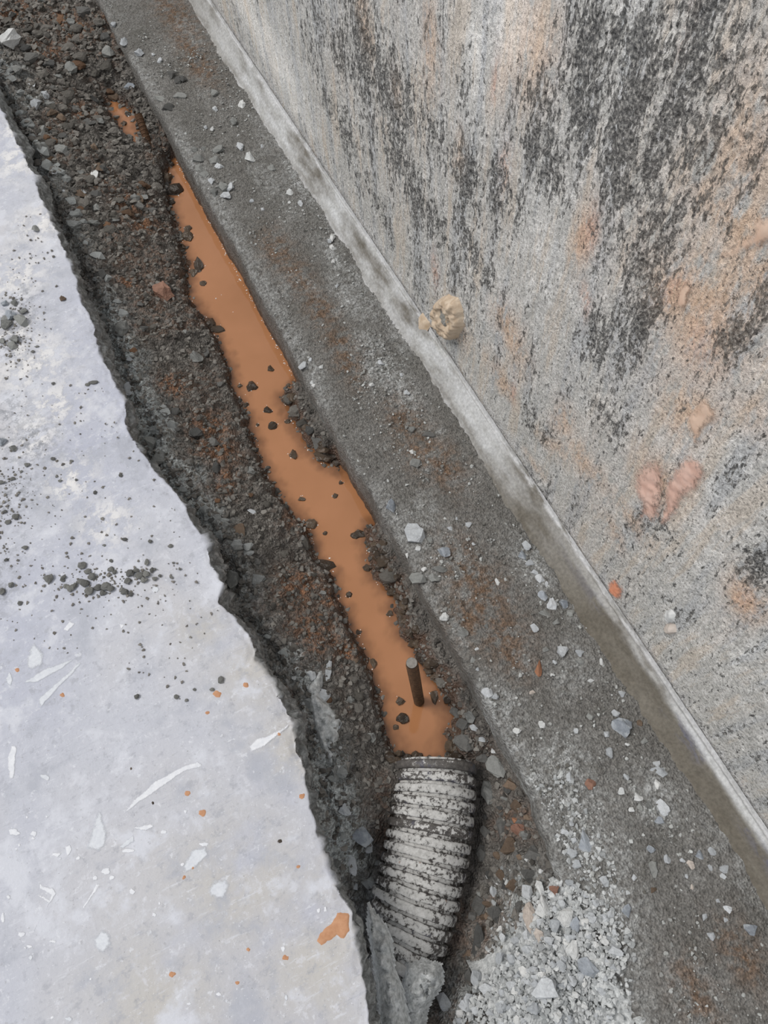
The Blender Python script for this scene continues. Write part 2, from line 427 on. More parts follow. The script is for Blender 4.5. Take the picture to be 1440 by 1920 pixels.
_wl = [(318,300),(312,345),(320,400),(338,452),(352,505),(352,560),(385,598),(408,640),(428,700),(452,760),(478,830),(503,900),
       (533,950),(568,980),(584,1020),(590,1052),(622,1075),(634,1130),(655,1180),(682,1222),(704,1290),(720,1360),(738,1415)]
_wr = [(790,1432),(838,1420),(845,1375),(852,1340),(830,1296),(800,1250),(780,1212),(756,1190),(746,1150),(732,1110),(702,1085),(692,1040),(688,1000)]
_WL = at_z([p[0] for p in _wl], [p[1] for p in _wl], ZW)[:, :2]
_WR = at_z([p[0] for p in _wr], [p[1] for p in _wr], ZW)[:, :2]
_bk = at_z([640, 605, 575, 552, 532], [875, 862, 835, 790, 746], ZW)[:, :2]
POLY = np.concatenate([_WL, _WR, [[0.27, _WR[-1, 1] + 0.03], [0.27, _bk[0, 1] - 0.05]], _bk,
                       [[0.27, _bk[-1, 1] + 0.04], [0.27, _WL[0, 1] + 0.02]]])
_pd = at_z([203, 236, 262, 250, 215], [197, 250, 272, 215, 190], ZW)[:, :2]
def poly_sdf(X, Y, P):
    d = np.full(X.shape, 9.0); ins = np.zeros(X.shape, bool); n = len(P)
    for i in range(n):
        a = P[i]; b = P[(i + 1) % n]; e = b - a; L = e @ e + 1e-12
        t = np.clip(((X - a[0]) * e[0] + (Y - a[1]) * e[1]) / L, 0, 1)
        d = np.minimum(d, np.hypot(X - a[0] - t * e[0], Y - a[1] - t * e[1]))
        c = (a[1] > Y) != (b[1] > Y)
        xc = a[0] + (Y - a[1]) * e[0] / (e[1] if abs(e[1]) > 1e-9 else 1e-9)
        ins ^= c & (X < xc)
    return np.where(ins, -d, d)
# pipe axis
_pa = [(816,1425),(812,1500),(806,1560),(795,1622),(778,1688),(758,1748),(732,1808),(702,1856),(664,1900)]
_PA = at_z([p[0] for p in _pa], [p[1] for p in _pa], -0.10)[:, :2]
_t = np.concatenate([[0], np.cumsum(np.linalg.norm(np.diff(_PA, axis=0), axis=1))])
_tt = np.linspace(0, _t[-1], 241)
_cf = [np.polyfit(_t, _PA[:, i], 4) for i in (0, 1)]
AX = np.stack([np.polyval(_cf[0], _tt), np.polyval(_cf[1], _tt), -0.110 - 0.03 * (_tt / _tt[-1]) ** 2], 1)
PLEN = _tt[-1]
def dist_axis(X, Y):
    d = np.full(X.shape, 9.0)
    for p in AX[::12]: d = np.minimum(d, np.hypot(X - p[0], Y - p[1]))
    return d
def soil_h(X, Y, rough=True):
    X = np.asarray(X, float); Y = np.asarray(Y, float)
    d = np.minimum(poly_sdf(X, Y, POLY), poly_sdf(X, Y, _pd) - 0.010)
    d = d + 0.018 * (fbm(X * 55, Y * 55, 3, 31) - 0.5)
    out = ZW + 0.020 * sst(0, 0.014, d) + 0.52 * np.clip(d, 0, 9)
    z = np.where(d > 0, out, ZW + np.maximum(-0.05, 0.45 * d))
    cap = np.interp(X, [-0.13, -0.02, XF], [0.006, -0.012, -0.035])
    k = 0.02
    z = -k * np.log(np.exp(-z / k) + np.exp(-cap / k))
    # hollow around the pipe
    dp = dist_axis(X, Y)
    zp = -0.150 + 1.05 * np.clip(dp - 0.085, 0, 9)
    w = sst(0.19, 0.07, Y)
    z = z * (1 - w) + w * np.minimum(z, zp)
    # crack between soil and slab
    g = X - slab_x(Y)
    z = z - 0.020 * sst(0.036, 0.012, g + 0.02 * (vn(X * 30, Y * 30, 47) - 0.5)) * (0.45 + 0.55 * vn(Y * 9, Y * 0, 44)) + 0.014 * np.exp(-((g - 0.052) / 0.018) ** 2) * vn(Y * 14, X * 20, 45)
    if rough:
        dry = 0.35 + 0.65 * sst(-0.01, 0.03, d)
        wx = X + 0.006 * (fbm(X * 60, Y * 60, 2, 3) - .5); wy = Y + 0.006 * (fbm(X * 60, Y * 60, 2, 4) - .5)
        f1, f2, i1 = worley(wx * 34, wy * 34, 11)
        g1, g2, i2 = worley(wx * 85, wy * 85, 21)
        far = sst(1.3, 2.1, Y)
        z = z + dry * ((0.62 - f1) * 0.022 * (0.15 + i1) * (1 + 0.5 * far) + (0.6 - g1) * 0.009 * (0.3 + i2)
                       + 0.016 * (fbm(X * 14, Y * 14, 3, 61) - 0.5))
    return z
def spots(px, py, rx, ry=None, plane=0.0, X=None, Y=None, ang=None):
    """soft elliptical marks on the ground at plane z, sizes in metres along X / Y"""
    c = at_z(px, py, plane); t = np.zeros(X.shape)
    for i in range(len(c)):
        a = np.broadcast_to(rx, (len(c),))[i]; b = np.broadcast_to(ry if ry is not None else rx, (len(c),))[i]
        t = np.maximum(t, np.exp(-(((X - c[i, 0]) / a) ** 2 + ((Y - c[i, 1]) / b) ** 2)))
    return t

YS = np.concatenate([np.arange(-0.9, -0.32, 0.006), np.arange(-0.32, 1.15, 0.0026), np.arange(1.15, 2.0, 0.0036), np.arange(2.0, 3.5, 0.006), np.arange(3.5, 7.0, 0.06)])

# ------------------------------------------------------------------ trench soil
xs = np.arange(-0.20, 0.262, 0.0027)
X, Y = np.meshgrid(xs, YS)
Z = soil_h(X, Y)
wet = sst(ZW + 0.020, ZW + 0.006, Z - 0.022 * sst(0.15, 0.19, X) * sst(1.2, 1.1, Y)) * sst(0.10, 0.18, Y)
rust = spots([250,205,242,408,395,560,590,612,150,95,215,70,270,330,480,420,650,560,160,130,40],
             [385,360,540,850,800,1100,1190,1110,80,120,50,30,420,735,770,905,1210,960,210,60,60],
             [.05,.04,.03,.05,.05,.05,.06,.03,.06,.06,.05,.06,.05,.04,.04,.04,.03,.04,.05,.05,.06], None, -0.06, X, Y)
rust = np.maximum(rust, 0.35 * sst(0.5, 0.7, fbm(X * 9, Y * 9, 3, 91)))
edge = X - slab_x(Y)
dust = sst(0.095, 0.036, edge + 0.03 * (fbm(X * 25, Y * 25, 3, 95) - 0.5)) * (0.45 + 0.55 * sst(0.34, 0.54, vn(Y * 6, Y * 0, 96)))
dust = np.maximum(dust, spots([545,575,590,605,610,228,205,300,370,360,600,20,60,1000,1040,960,1010,960,930,880],
                              [1225,1275,1330,1390,1430,600,560,850,890,890,1460,150,200,1700,1760,1770,1840,1850,1880,1910],
                              [.028,.03,.03,.028,.022,.03,.03,.035,.03,.02,.025,.06,.05,.05,.06,.03,.08,.04,.05,.05], None, -0.03, X, Y))
_, _, tid = worley(X * 85, Y * 85, 21)
soil = link('trench_soil', grid_mesh('trench_soil', np.stack([X, Y, Z], -1),
            dict(wet=wet, rust=rust, dust=dust, tint=tid)), M['soil'])
tag(soil, 'dark crumbly earth banks of the open trench', 'soil', kind='structure')

# ------------------------------------------------------------------ water
xs = np.arange(-0.06, 0.250, 0.004); ys = np.arange(0.12, 2.5, 0.004)
X, Y = np.meshgrid(xs, ys)
zs = soil_h(X, Y)
kw = np.minimum(poly_sdf(X, Y, POLY), poly_sdf(X, Y, _pd)) < 0.022
kw = kw[:-1, :-1] & kw[1:, 1:] & kw[1:, :-1] & kw[:-1, 1:]
water = link('muddy_water', grid_mesh('muddy_water', np.stack([X, Y, np.full(X.shape, ZW)], -1),
             dict(depth=ZW - zs), keep=kw), M['water'])
tag(water, 'still orange-brown muddy water lying along the trench', 'water', kind='stuff')

# ------------------------------------------------------------------ footing
prof = [(0.004, -0.26), (0.003, -0.20), (0.002, -0.16), (0.0, -0.135), (-0.001, -0.12), (0.0, -0.105), (0.0, -0.09), (0.001, -0.07), (0.0, -0.05), (0.0, -0.035), (0.0, -0.02),
        (0.0015, -0.011), (0.004, -0.005), (0.009, -0.0015)]
top = np.arange(0.015, 0.262, 0.0032)
pr = np.array(prof + [(t, 0.0) for t in top])
S = pr[:, 0][None, :]; ZZ = pr[:, 1][None, :]
Yg = np.repeat(YS[:, None], len(pr), 1)
wob = 0.012 * (fbm(Yg * 7, Yg * 0 + 2, 3, 40) - 0.5) + 0.006 * (fbm(Yg * 45, Yg * 0, 3, 41) - 0.5)
wob = wob - 0.040 * sst(0.10, -0.20, Yg)
fade = np.clip(1 - S / 0.10, 0, 1)
Xg = XF + S + wob * fade + 0.004 * (fbm(Yg * 60, ZZ * 60 + 5, 3, 42) - 0.5) * (S < 0.012)
topm = sst(0.0, 0.02, S)
Zg = ZZ + topm * (0.010 * (fbm(Xg * 11, Yg * 11, 3, 43) - 0.5) + 0.0045 * (fbm(Xg * 90, Yg * 90, 3, 44) - 0.5))
f1, f2, i1 = worley(Xg * 110, Yg * 110, 45)
gr = 0.35 + 0.65 * sst(0.42, 0.6, fbm(Xg * 8, Yg * 8, 2, 46))
Zg = Zg + topm * gr * np.clip(0.5 - f1, 0, 1) * 0.008 * i1
rust = spots([560,600,640,655,790,830,880,910,945,350,375,330,520,760,960,1300,1390,880,905],
             [520,580,650,690,840,870,1080,1140,1190,80,120,30,470,790,1230,1860,1790,1160,1110],
             [.035,.035,.035,.03,.045,.04,.05,.05,.05,.04,.04,.05,.04,.04,.03,.03,.03,.04,.05],
             [.08,.08,.07,.06,.08,.07,.09,.08,.06,.16,.12,.2,.08,.07,.05,.05,.05,.06,.08], 0, Xg, Yg)
dust = spots([690,705,590,650,740,760,1000,1060,1075,1090,1120,1010,1060,1150,1090,1010,1040,1230,620,640,590,930,1160,1000,965,560,620],
             [650,690,700,560,720,740,1060,1440,1500,1560,1600,1790,1720,1700,1860,1860,1660,1500,480,430,350,1330,1780,1470,1400,340,400],
             [.03,.04,.02,.025,.03,.03,.03,.05,.06,.05,.06,.09,.06,.05,.09,.09,.05,.04,.02,.02,.02,.05,.05,.04,.02,.02,.02],
             [.05,.06,.03,.07,.05,.05,.06,.06,.08,.06,.06,.09,.06,.05,.09,.09,.05,.05,.06,.05,.1,.05,.05,.05,.03,.1,.08], 0, Xg, Yg)
dust = np.maximum(dust, 0.45 * sst(0.5, 0.72, fbm(Xg * 10, Yg * 6, 3, 47)))
dust = np.maximum(dust, 0.55 * np.exp(-((S - 0.018) / 0.022) ** 2) * (ZZ > -0.01) * sst(0.3, 0.6, vn(Yg * 5, Yg * 0, 48)))
wet = sst(-0.075, -0.112, Zg + 0.03 * (fbm(Yg * 12, Yg * 0, 3, 49) - 0.5))
foot = link('concrete_footing', grid_mesh('concrete_footing', np.stack([Xg, Yg, Zg], -1), dict(rust=rust, dust=dust, wet=wet), flip=True), M['footing'])
tag(foot, 'long gritty grey concrete footing strip between trench and wall', 'footing', kind='structure')

# ------------------------------------------------------------------ mortar fillet
YF = np.concatenate([np.arange(-0.9, 1.3, 0.005), np.arange(1.3, 3.5, 0.008), np.arange(3.5, 7.0, 0.06)])
t = np.linspace(0, 1, 30)
T, Yg = np.meshgrid(t, YF)
low = sst(0.5, 0.05, Yg)                          # nearer part bulges more
fx0 = 0.476 + 0.020 * (fbm(Yg * 6, Yg * 0, 4, 51) - 0.5) - 0.004 * low + 0.008 * (fbm(Yg * 70, Yg * 0, 3, 58) - 0.5)
Xg = fx0 + (XW - 0.002 - fx0) * T
Zg = -0.004 + 0.060 * T ** 1.25 + 0.006 * np.sin(T * math.pi) * (fbm(Yg * 6, T * 2, 3, 52) - 0.3)
Zg += low * 0.010 * np.exp(-((T - 0.72) / 0.16) ** 2)
Zg -= 0.010 * np.exp(-((T - 0.93) / 0.045) ** 2) * (0.4 + 0.6 * vn(Yg * 8, Yg * 0, 53))
Zg += 0.002 * (fbm(Xg * 70, Yg * 40, 3, 54) - 0.5) + 0.003 * (fbm(Xg * 160, Yg * 160, 2, 56) - 0.5) * sst(0.8, 0.9, T)
pale = np.clip(sst(0.25, 0.75, Yg) * (0.35 + 0.65 * sst(0.0, 0.45, T)) + low * sst(0.62, 0.74, T), 0, 1)
pale *= 0.55 + 0.45 * sst(2.5, 1.9, Yg)
crust = np.maximum(sst(0.82, 0.92, T) * 0.9, 0.8 * sst(0.25, 0.05, T) * sst(0.42, 0.6, vn(Yg * 3.2, Yg * 0, 55)) * sst(0.5, 0.8, Yg))
stain = low * np.exp(-((T - 0.62) / 0.10) ** 2) * sst(0.45, 0.6, vn(Yg * 11, Yg * 0, 57))
fil = link('mortar_fillet', grid_mesh('mortar_fillet', np.stack([Xg, Yg, Zg], -1), dict(pale=pale, crust=crust, stain=stain), flip=True), M['fillet'])
tag(fil, 'smooth sloping grey mortar fillet along the foot of the wall', 'fillet', kind='structure')

# ------------------------------------------------------------------ wall
yw = np.concatenate([np.arange(-0.9, -0.30, 0.01), np.arange(-0.30, 0.9, 0.0025), np.arange(0.9, 1.6, 0.0045), np.arange(1.6, 3.5, 0.009), np.arange(3.5, 7.0, 0.06)])
zw = np.concatenate([np.arange(-0.02, 1.05, 0.0031), np.arange(1.05, 1.8, 0.02)])
Zg, Yg = np.meshgrid(zw, yw)
def wspots(L, Yg, Zg):
    t = np.zeros(Yg.shape)
    c = at_x([p[0] for p in L], [p[1] for p in L], XW)
    for p, q in zip(L, c):
        t = np.maximum(t, (p[4] if len(p) > 4 else 1) * np.exp(-(((Yg - q[1]) / p[2]) ** 2 + ((Zg - q[2]) / p[3]) ** 2)))
    return t
wn = lambda sy, sz, s, o=4: fbm(Yg * sy, Zg * sz, o, s)
jy = Yg + 0.06 * (wn(9, 5, 71) - 0.5); jz = Zg + 0.12 * (wn(9, 5, 72) - 0.5)
dark = wspots([(690,130,.14,.13),(640,230,.16,.07),(740,290,.15,.07),(800,240,.09,.07),(870,330,.10,.07),(760,200,.10,.10),(640,100,.10,.06),(1090,170,.05,.10),(1190,160,.05,.10),(1300,110,.05,.09),
               (1390,60,.05,.09),(1340,200,.05,.08),(1010,300,.06,.07),(800,400,.10,.05),(900,470,.08,.05),(1210,330,.04,.09),(1120,620,.03,.06),(1190,600,.03,.06),
               (1000,180,.04,.04),(1320,330,.04,.06),(1130,760,.05,.05,.8),(1010,780,.06,.05,.7),(1420,1060,.03,.05,.9),(1200,480,.04,.05,.8),(1000,900,.06,.04,.6),
               (700,380,.10,.05,.9),(950,380,.06,.06),(1250,1000,.05,.05,.7),(1390,640,.03,.05,.8),(1250,420,.04,.06,.8),(600,130,.10,.07,.6),(860,120,.03,.08,.6)], jy, jz)
dark = np.clip(dark * 0.95 + 0.9 * (wn(8, 4, 73) - 0.46), 0, 1)
peach = wspots([(1330,600,.08,.10),(1410,520,.06,.09),(1270,560,.06,.06),(1380,450,.07,.04),(1390,1110,.035,.04),(960,620,.06,.05),(940,690,.05,.04),(870,610,.04,.05,.8),(1040,820,.06,.03,.7),
                (1000,860,.05,.03,.7),(1100,860,.05,.04,.8),(1060,780,.04,.05,.8),(800,70,.03,.09,.9),(1000,90,.05,.09,.8),(680,60,.03,.06,.8),(960,130,.03,.09,.6),(1090,450,.02,.05),
                (1300,780,.05,.06),(1240,900,.06,.06,.9),(1180,960,.05,.03,.8),(1400,820,.04,.05,.7),(1150,1000,.04,.03,.6),(1400,330,.05,.08,.8),(740,150,.02,.05,.7),(860,280,.02,.05,.7)], jy, jz)
peach = np.clip(peach + 0.5 * (wn(10, 2.6, 74) - 0.55), 0, 1)
pink = wspots([(1092,565,.014,.03),(1105,440,.016,.025),(820,510,.012,.04),(960,700,.012,.03),(930,160,.010,.04),(1270,550,.02,.02),(1290,70,.01,.04),(950,340,.01,.04),(1390,1110,.02,.025,.6),(1330,650,.03,.04,.6)], jy, jz)
smooth = wspots([(520,110,.20,.09),(480,40,.30,.09),(560,200,.15,.05,.8),(890,80,.05,.08,.7),(960,40,.06,.08,.8),(1180,60,.02,.06,.6),(1010,470,.05,.07,.35),(1300,1000,.05,.06,.4),(1350,1200,.06,.06,.4),(930,560,.06,.07,.4),(1300,860,.05,.05,.3)], jy, jz)
base = np.clip(sst(0.10, 0.045, Zg + 0.03 * (wn(14, 10, 75) - 0.5)), 0, 1) * (0.5 + 0.5 * wn(5, 2, 76))
rough_amp = 0.4 + 0.6 * dark
Xg = XW - rough_amp * (0.007 * (wn(60, 26, 77) - 0.5) + 0.007 * np.clip(wn(130, 70, 78, 2) - 0.45, 0, 1)) - 0.006 * (wn(8, 5, 79) - 0.5)
f1, f2, i1 = worley(Yg * 120, Zg * 75, 80)
Xg = Xg - rough_amp * np.clip(0.6 - f1, 0, 1) * 0.010 * i1 * sst(0.42, 0.58, wn(22, 9, 70)) 
Xg = Xg + 0.004 * np.exp(-((Zg - 0.052) / 0.006) ** 2)
WALLX = Xg.copy()
def wall_x(A, B):
    i = np.clip(np.searchsorted(yw, A) - 1, 0, len(yw) - 2); j = np.clip(np.searchsorted(zw, B) - 1, 0, len(zw) - 2)
    u = np.clip((A - yw[i]) / (yw[i + 1] - yw[i]), 0, 1); v = np.clip((B - zw[j]) / (zw[j + 1] - zw[j]), 0, 1)
    return (WALLX[i, j] * (1 - u) + WALLX[i + 1, j] * u) * (1 - v) + (WALLX[i, j + 1] * (1 - u) + WALLX[i + 1, j + 1] * u) * v
wall = link('wall_right', grid_mesh('wall_right', np.stack([Xg, Yg, Zg], -1), dict(dark=dark, peach=peach, pink=pink, smooth=smooth, base=base), flip=True), M['wall'])
tag(wall, 'tall rough grey concrete wall streaked with dark specks and peach stains', 'wall', kind='structure')

# ------------------------------------------------------------------ slab
yb = np.concatenate([np.arange(-0.9, -0.25, 0.008), np.arange(-0.25, 1.3, 0.0035), np.arange(1.3, 3.5, 0.006), np.arange(3.5, 7.0, 0.06)])
off = np.concatenate([-np.geomspace(1.5, 0.006, 70), [-0.003, 0.0]])
fprof = [(0.001, 0.003), (0.002, 0.008), (0.002, 0.014), (0.004, 0.020), (0.006, 0.026), (0.006, 0.034), (0.005, 0.042), (0.007, 0.050), (0.008, 0.060), (0.006, 0.070), (0.002, 0.080), (-0.004, 0.092), (-0.012, 0.105), (-0.03, 0.12)]
pr = np.array([(o, 0.0) for o in off] + fprof)
S = pr[:, 0][None, :]; DZ = pr[:, 1][None, :]
Yg = np.repeat(yb[:, None], len(pr), 1)
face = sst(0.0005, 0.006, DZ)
E0 = slab_x(Yg)
lay = 0.2 + 2.6 * vn(Yg * 9, Yg * 0, 81) ** 2
Xg = E0 + S * np.where(S > 0, lay, 1) + face * (0.026 * (fbm(Yg * 55, DZ * 70, 4, 82, 0.65) - 0.5) + 0.014 * (worley(Yg * 26, DZ * 30 + 3, 83)[2] - 0.5))
Zg = ZS - DZ + face * 0.008 * (fbm(Yg * 50, DZ * 80 + 9, 3, 84) - 0.5)
nr = np.exp(S / 0.02) * (S <= 0)
Zg = Zg - nr * 0.006 * np.clip(fbm(Yg * 34, Yg * 0 + S * 40, 3, 85) - 0.42, 0, 1) * 2 + 0.003 * (fbm(Xg * 6, Yg * 6, 3, 86) - 0.5)
crust = spots([30,70,20,60,100,40,130,200,60,20], [300,420,520,680,760,240,900,980,820,620], [.07,.06,.08,.08,.06,.06,.05,.05,.05,.06], None, ZS, Xg, Yg)
dustm = spots([30,20,10,60,25,10,5,40], [600,640,780,830,930,1060,1110,560], [.05,.05,.05,.06,.05,.03,.03,.04], None, ZS, Xg, Yg)
warm = spots([450,600,300,480,560,380,640], [1650,1800,1890,1260,1400,1180,1650], [.12,.12,.12,.08,.08,.05,.08], None, ZS, Xg, Yg)
slab = link('floor', grid_mesh('floor', np.stack([Xg, Yg, Zg], -1), dict(warm=warm, face=face, crust=crust * (1 - face), dust=dustm * (1 - face)), flip=False), M['slab'])
tag(slab, 'pale grey concrete floor slab with ragged broken edge beside the trench', 'floor', kind='structure')

def slab_z(X, Y): return np.full(np.shape(X), ZS)

# ------------------------------------------------------------------ stones: templates
def hull_mesh(name, npts, seed, subdiv=0, flat=0.8, jag=0.03, smooth=False):
    r = np.random.default_rng(seed)
    bm = bmesh.new()
    for _ in range(npts):
        v = r.normal(size=3); v /= np.linalg.norm(v)
        v = v * (0.36 + 0.14 * r.random()) * np.array([1, 1, flat]) / 0.5
        bm.verts.new(v * 0.5)
    res = bmesh.ops.convex_hull(bm, input=bm.verts[:])
    loose = [v for v in bm.verts if not v.link_faces]
    bmesh.ops.delete(bm, geom=loose, context='VERTS')
    for _ in range(subdiv):
        bmesh.ops.triangulate(bm, faces=bm.faces[:])
        bmesh.ops.subdivide_edges(bm, edges=bm.edges[:], cuts=1, use_grid_fill=True)
        for v in bm.verts: v.co += Vector(r.normal(size=3)) * jag * 0.35
    bmesh.ops.triangulate(bm, faces=bm.faces[:])
    co = np.array([v.co[:] for v in bm.verts]); lo = co.min(0); hi = co.max(0)
    for v in bm.verts:
        for k in range(3): v.co[k] = (v.co[k] - (lo[k] + hi[k]) / 2) / (hi[k] - lo[k])
    me = bpy.data.meshes.new(name); bm.to_mesh(me); bm.free()
    for p in me.polygons: p.use_smooth = smooth
    return me
def clod_mesh(name, seed, sub=2):
    r = np.random.default_rng(seed); bm = bmesh.new()
    bmesh.ops.create_icosphere(bm, subdivisions=sub, radius=0.5)
    ph = r.random(6) * 9
    for v in bm.verts:
        c = np.array(v.co)
        a = np.array([c[0] * 5 + ph[0]]); b = np.array([c[1] * 5 + ph[1] + c[2] * 3]); 
        n = fbm(a, b, 3, seed)[0] - 0.5 + 0.7 * (fbm(a * 2.3 + c[2] * 4, b * 2.3 - c[2] * 4, 2, seed + 5)[0] - 0.5)
        v.co *= 1 + 0.75 * n
    co = np.array([v.co[:] for v in bm.verts]); lo = co.min(0); hi = co.max(0)
    for v in bm.verts:
        for k in range(3): v.co[k] = (v.co[k] - (lo[k] + hi[k]) / 2) / (hi[k] - lo[k])
    me = bpy.data.meshes.new(name); bm.to_mesh(me); bm.free()
    return me
_base_small = [hull_mesh('chip', 11 + i % 5, 100 + i, 0, 0.7) for i in range(12)]
_base_big = [hull_mesh('stone', 12 + i % 6, 200 + i, 1, 0.8, 0.05) for i in range(10)]
_base_clod = [clod_mesh('clod', 300 + i) for i in range(8)]
_pool = {}
def tmpl(fam, kind, i):
    src = {'s': _base_small, 'B': _base_big, 'c': _base_clod}[fam]
    i %= len(src)
    if (fam, kind, i) not in _pool:
        me = src[i].copy(); me.materials.clear(); me.materials.append(M[kind]); _pool[(fam, kind, i)] = me
    return _pool[(fam, kind, i)]
IMG_ANG = math.atan2(R[1, 0], R[0, 0])
def hit_soil(px, py, z0=-0.05):
    px = np.asarray(px, float); py = np.asarray(py, float); z = np.full(px.shape, z0)
    for _ in range(7):
        P = at_z(px, py, z); z = 0.5 * z + 0.5 * np.clip(soil_h(P[:, 0], P[:, 1]), -0.2, 0.02)
    P = at_z(px, py, z)
    return P
def ground(zone, px, py):
    px = np.asarray(px, float); py = np.asarray(py, float)
    if zone == 'slab': return at_z(px, py, ZS)
    if zone == 'footing': return at_z(px, py, 0.0)
    if zone == 'water': return at_z(px, py, ZW)
    return hit_soil(px, py)
NAMES = dict(clod='soil_clod', rclod='soil_clod', r='brick_fragment', o='clay_lump', crumb='soil_crumb')
CATS = dict(clod='clod', rclod='clod', r='brick', o='clay', crumb='crumb')
_cnt = [0]
ZNAME = dict(footing='limestone_chip', bank='trench_stone', water='wet_stone', rubble='rubble_stone', slab='stone')
WORD = dict(p='pale', w='white', g='dull grey', u='blue-grey', d='dark grey', k='wet black', b='brown', t='cream-tan', r='reddish', o='orange', clod='dark earth', rclod='rusty earth', frag='broken concrete', crumb='grey earth')
PLACED = []                # (object, point, kind, zone, own label or None)
def put_stone(P, w, h, kind, label, group=None, fam=None, sink=0.30, tall=None, ang=None, name=None, cat=None, zone=None):
    """one stone, w x h metres across, resting at P"""
    _cnt[0] += 1; i = _cnt[0]
    if fam is None:
        fam = 'c' if kind in ('clod', 'rclod', 'crumb') or (kind == 'k' and i % 3) else ('B' if max(w, h) > 0.014 else 's')
    nm = name or NAMES.get(kind) or ('stone' if zone == 'footing' and kind in 'gdb' else ZNAME.get(zone, 'stone'))
    o = link(nm, tmpl(fam, kind, (i * 7 + 3)))
    t = tall if tall is not None else 0.62 * min(w, h) * random.uniform(0.8, 1.15)
    o.scale = (w, h, t)
    flip = math.pi if random.random() < 0.5 else 0
    o.rotation_euler = (random.uniform(-.18, .18), random.uniform(-.18, .18), (IMG_ANG if ang is None else ang) + random.uniform(-.25, .25) + flip)
    o.location = (P[0], P[1], P[2] + t * (0.5 - sink))
    tag(o, label, cat or CATS.get(kind, 'stone'), group)
    PLACED.append((o, np.array(P, float), kind, zone, label))
    return o

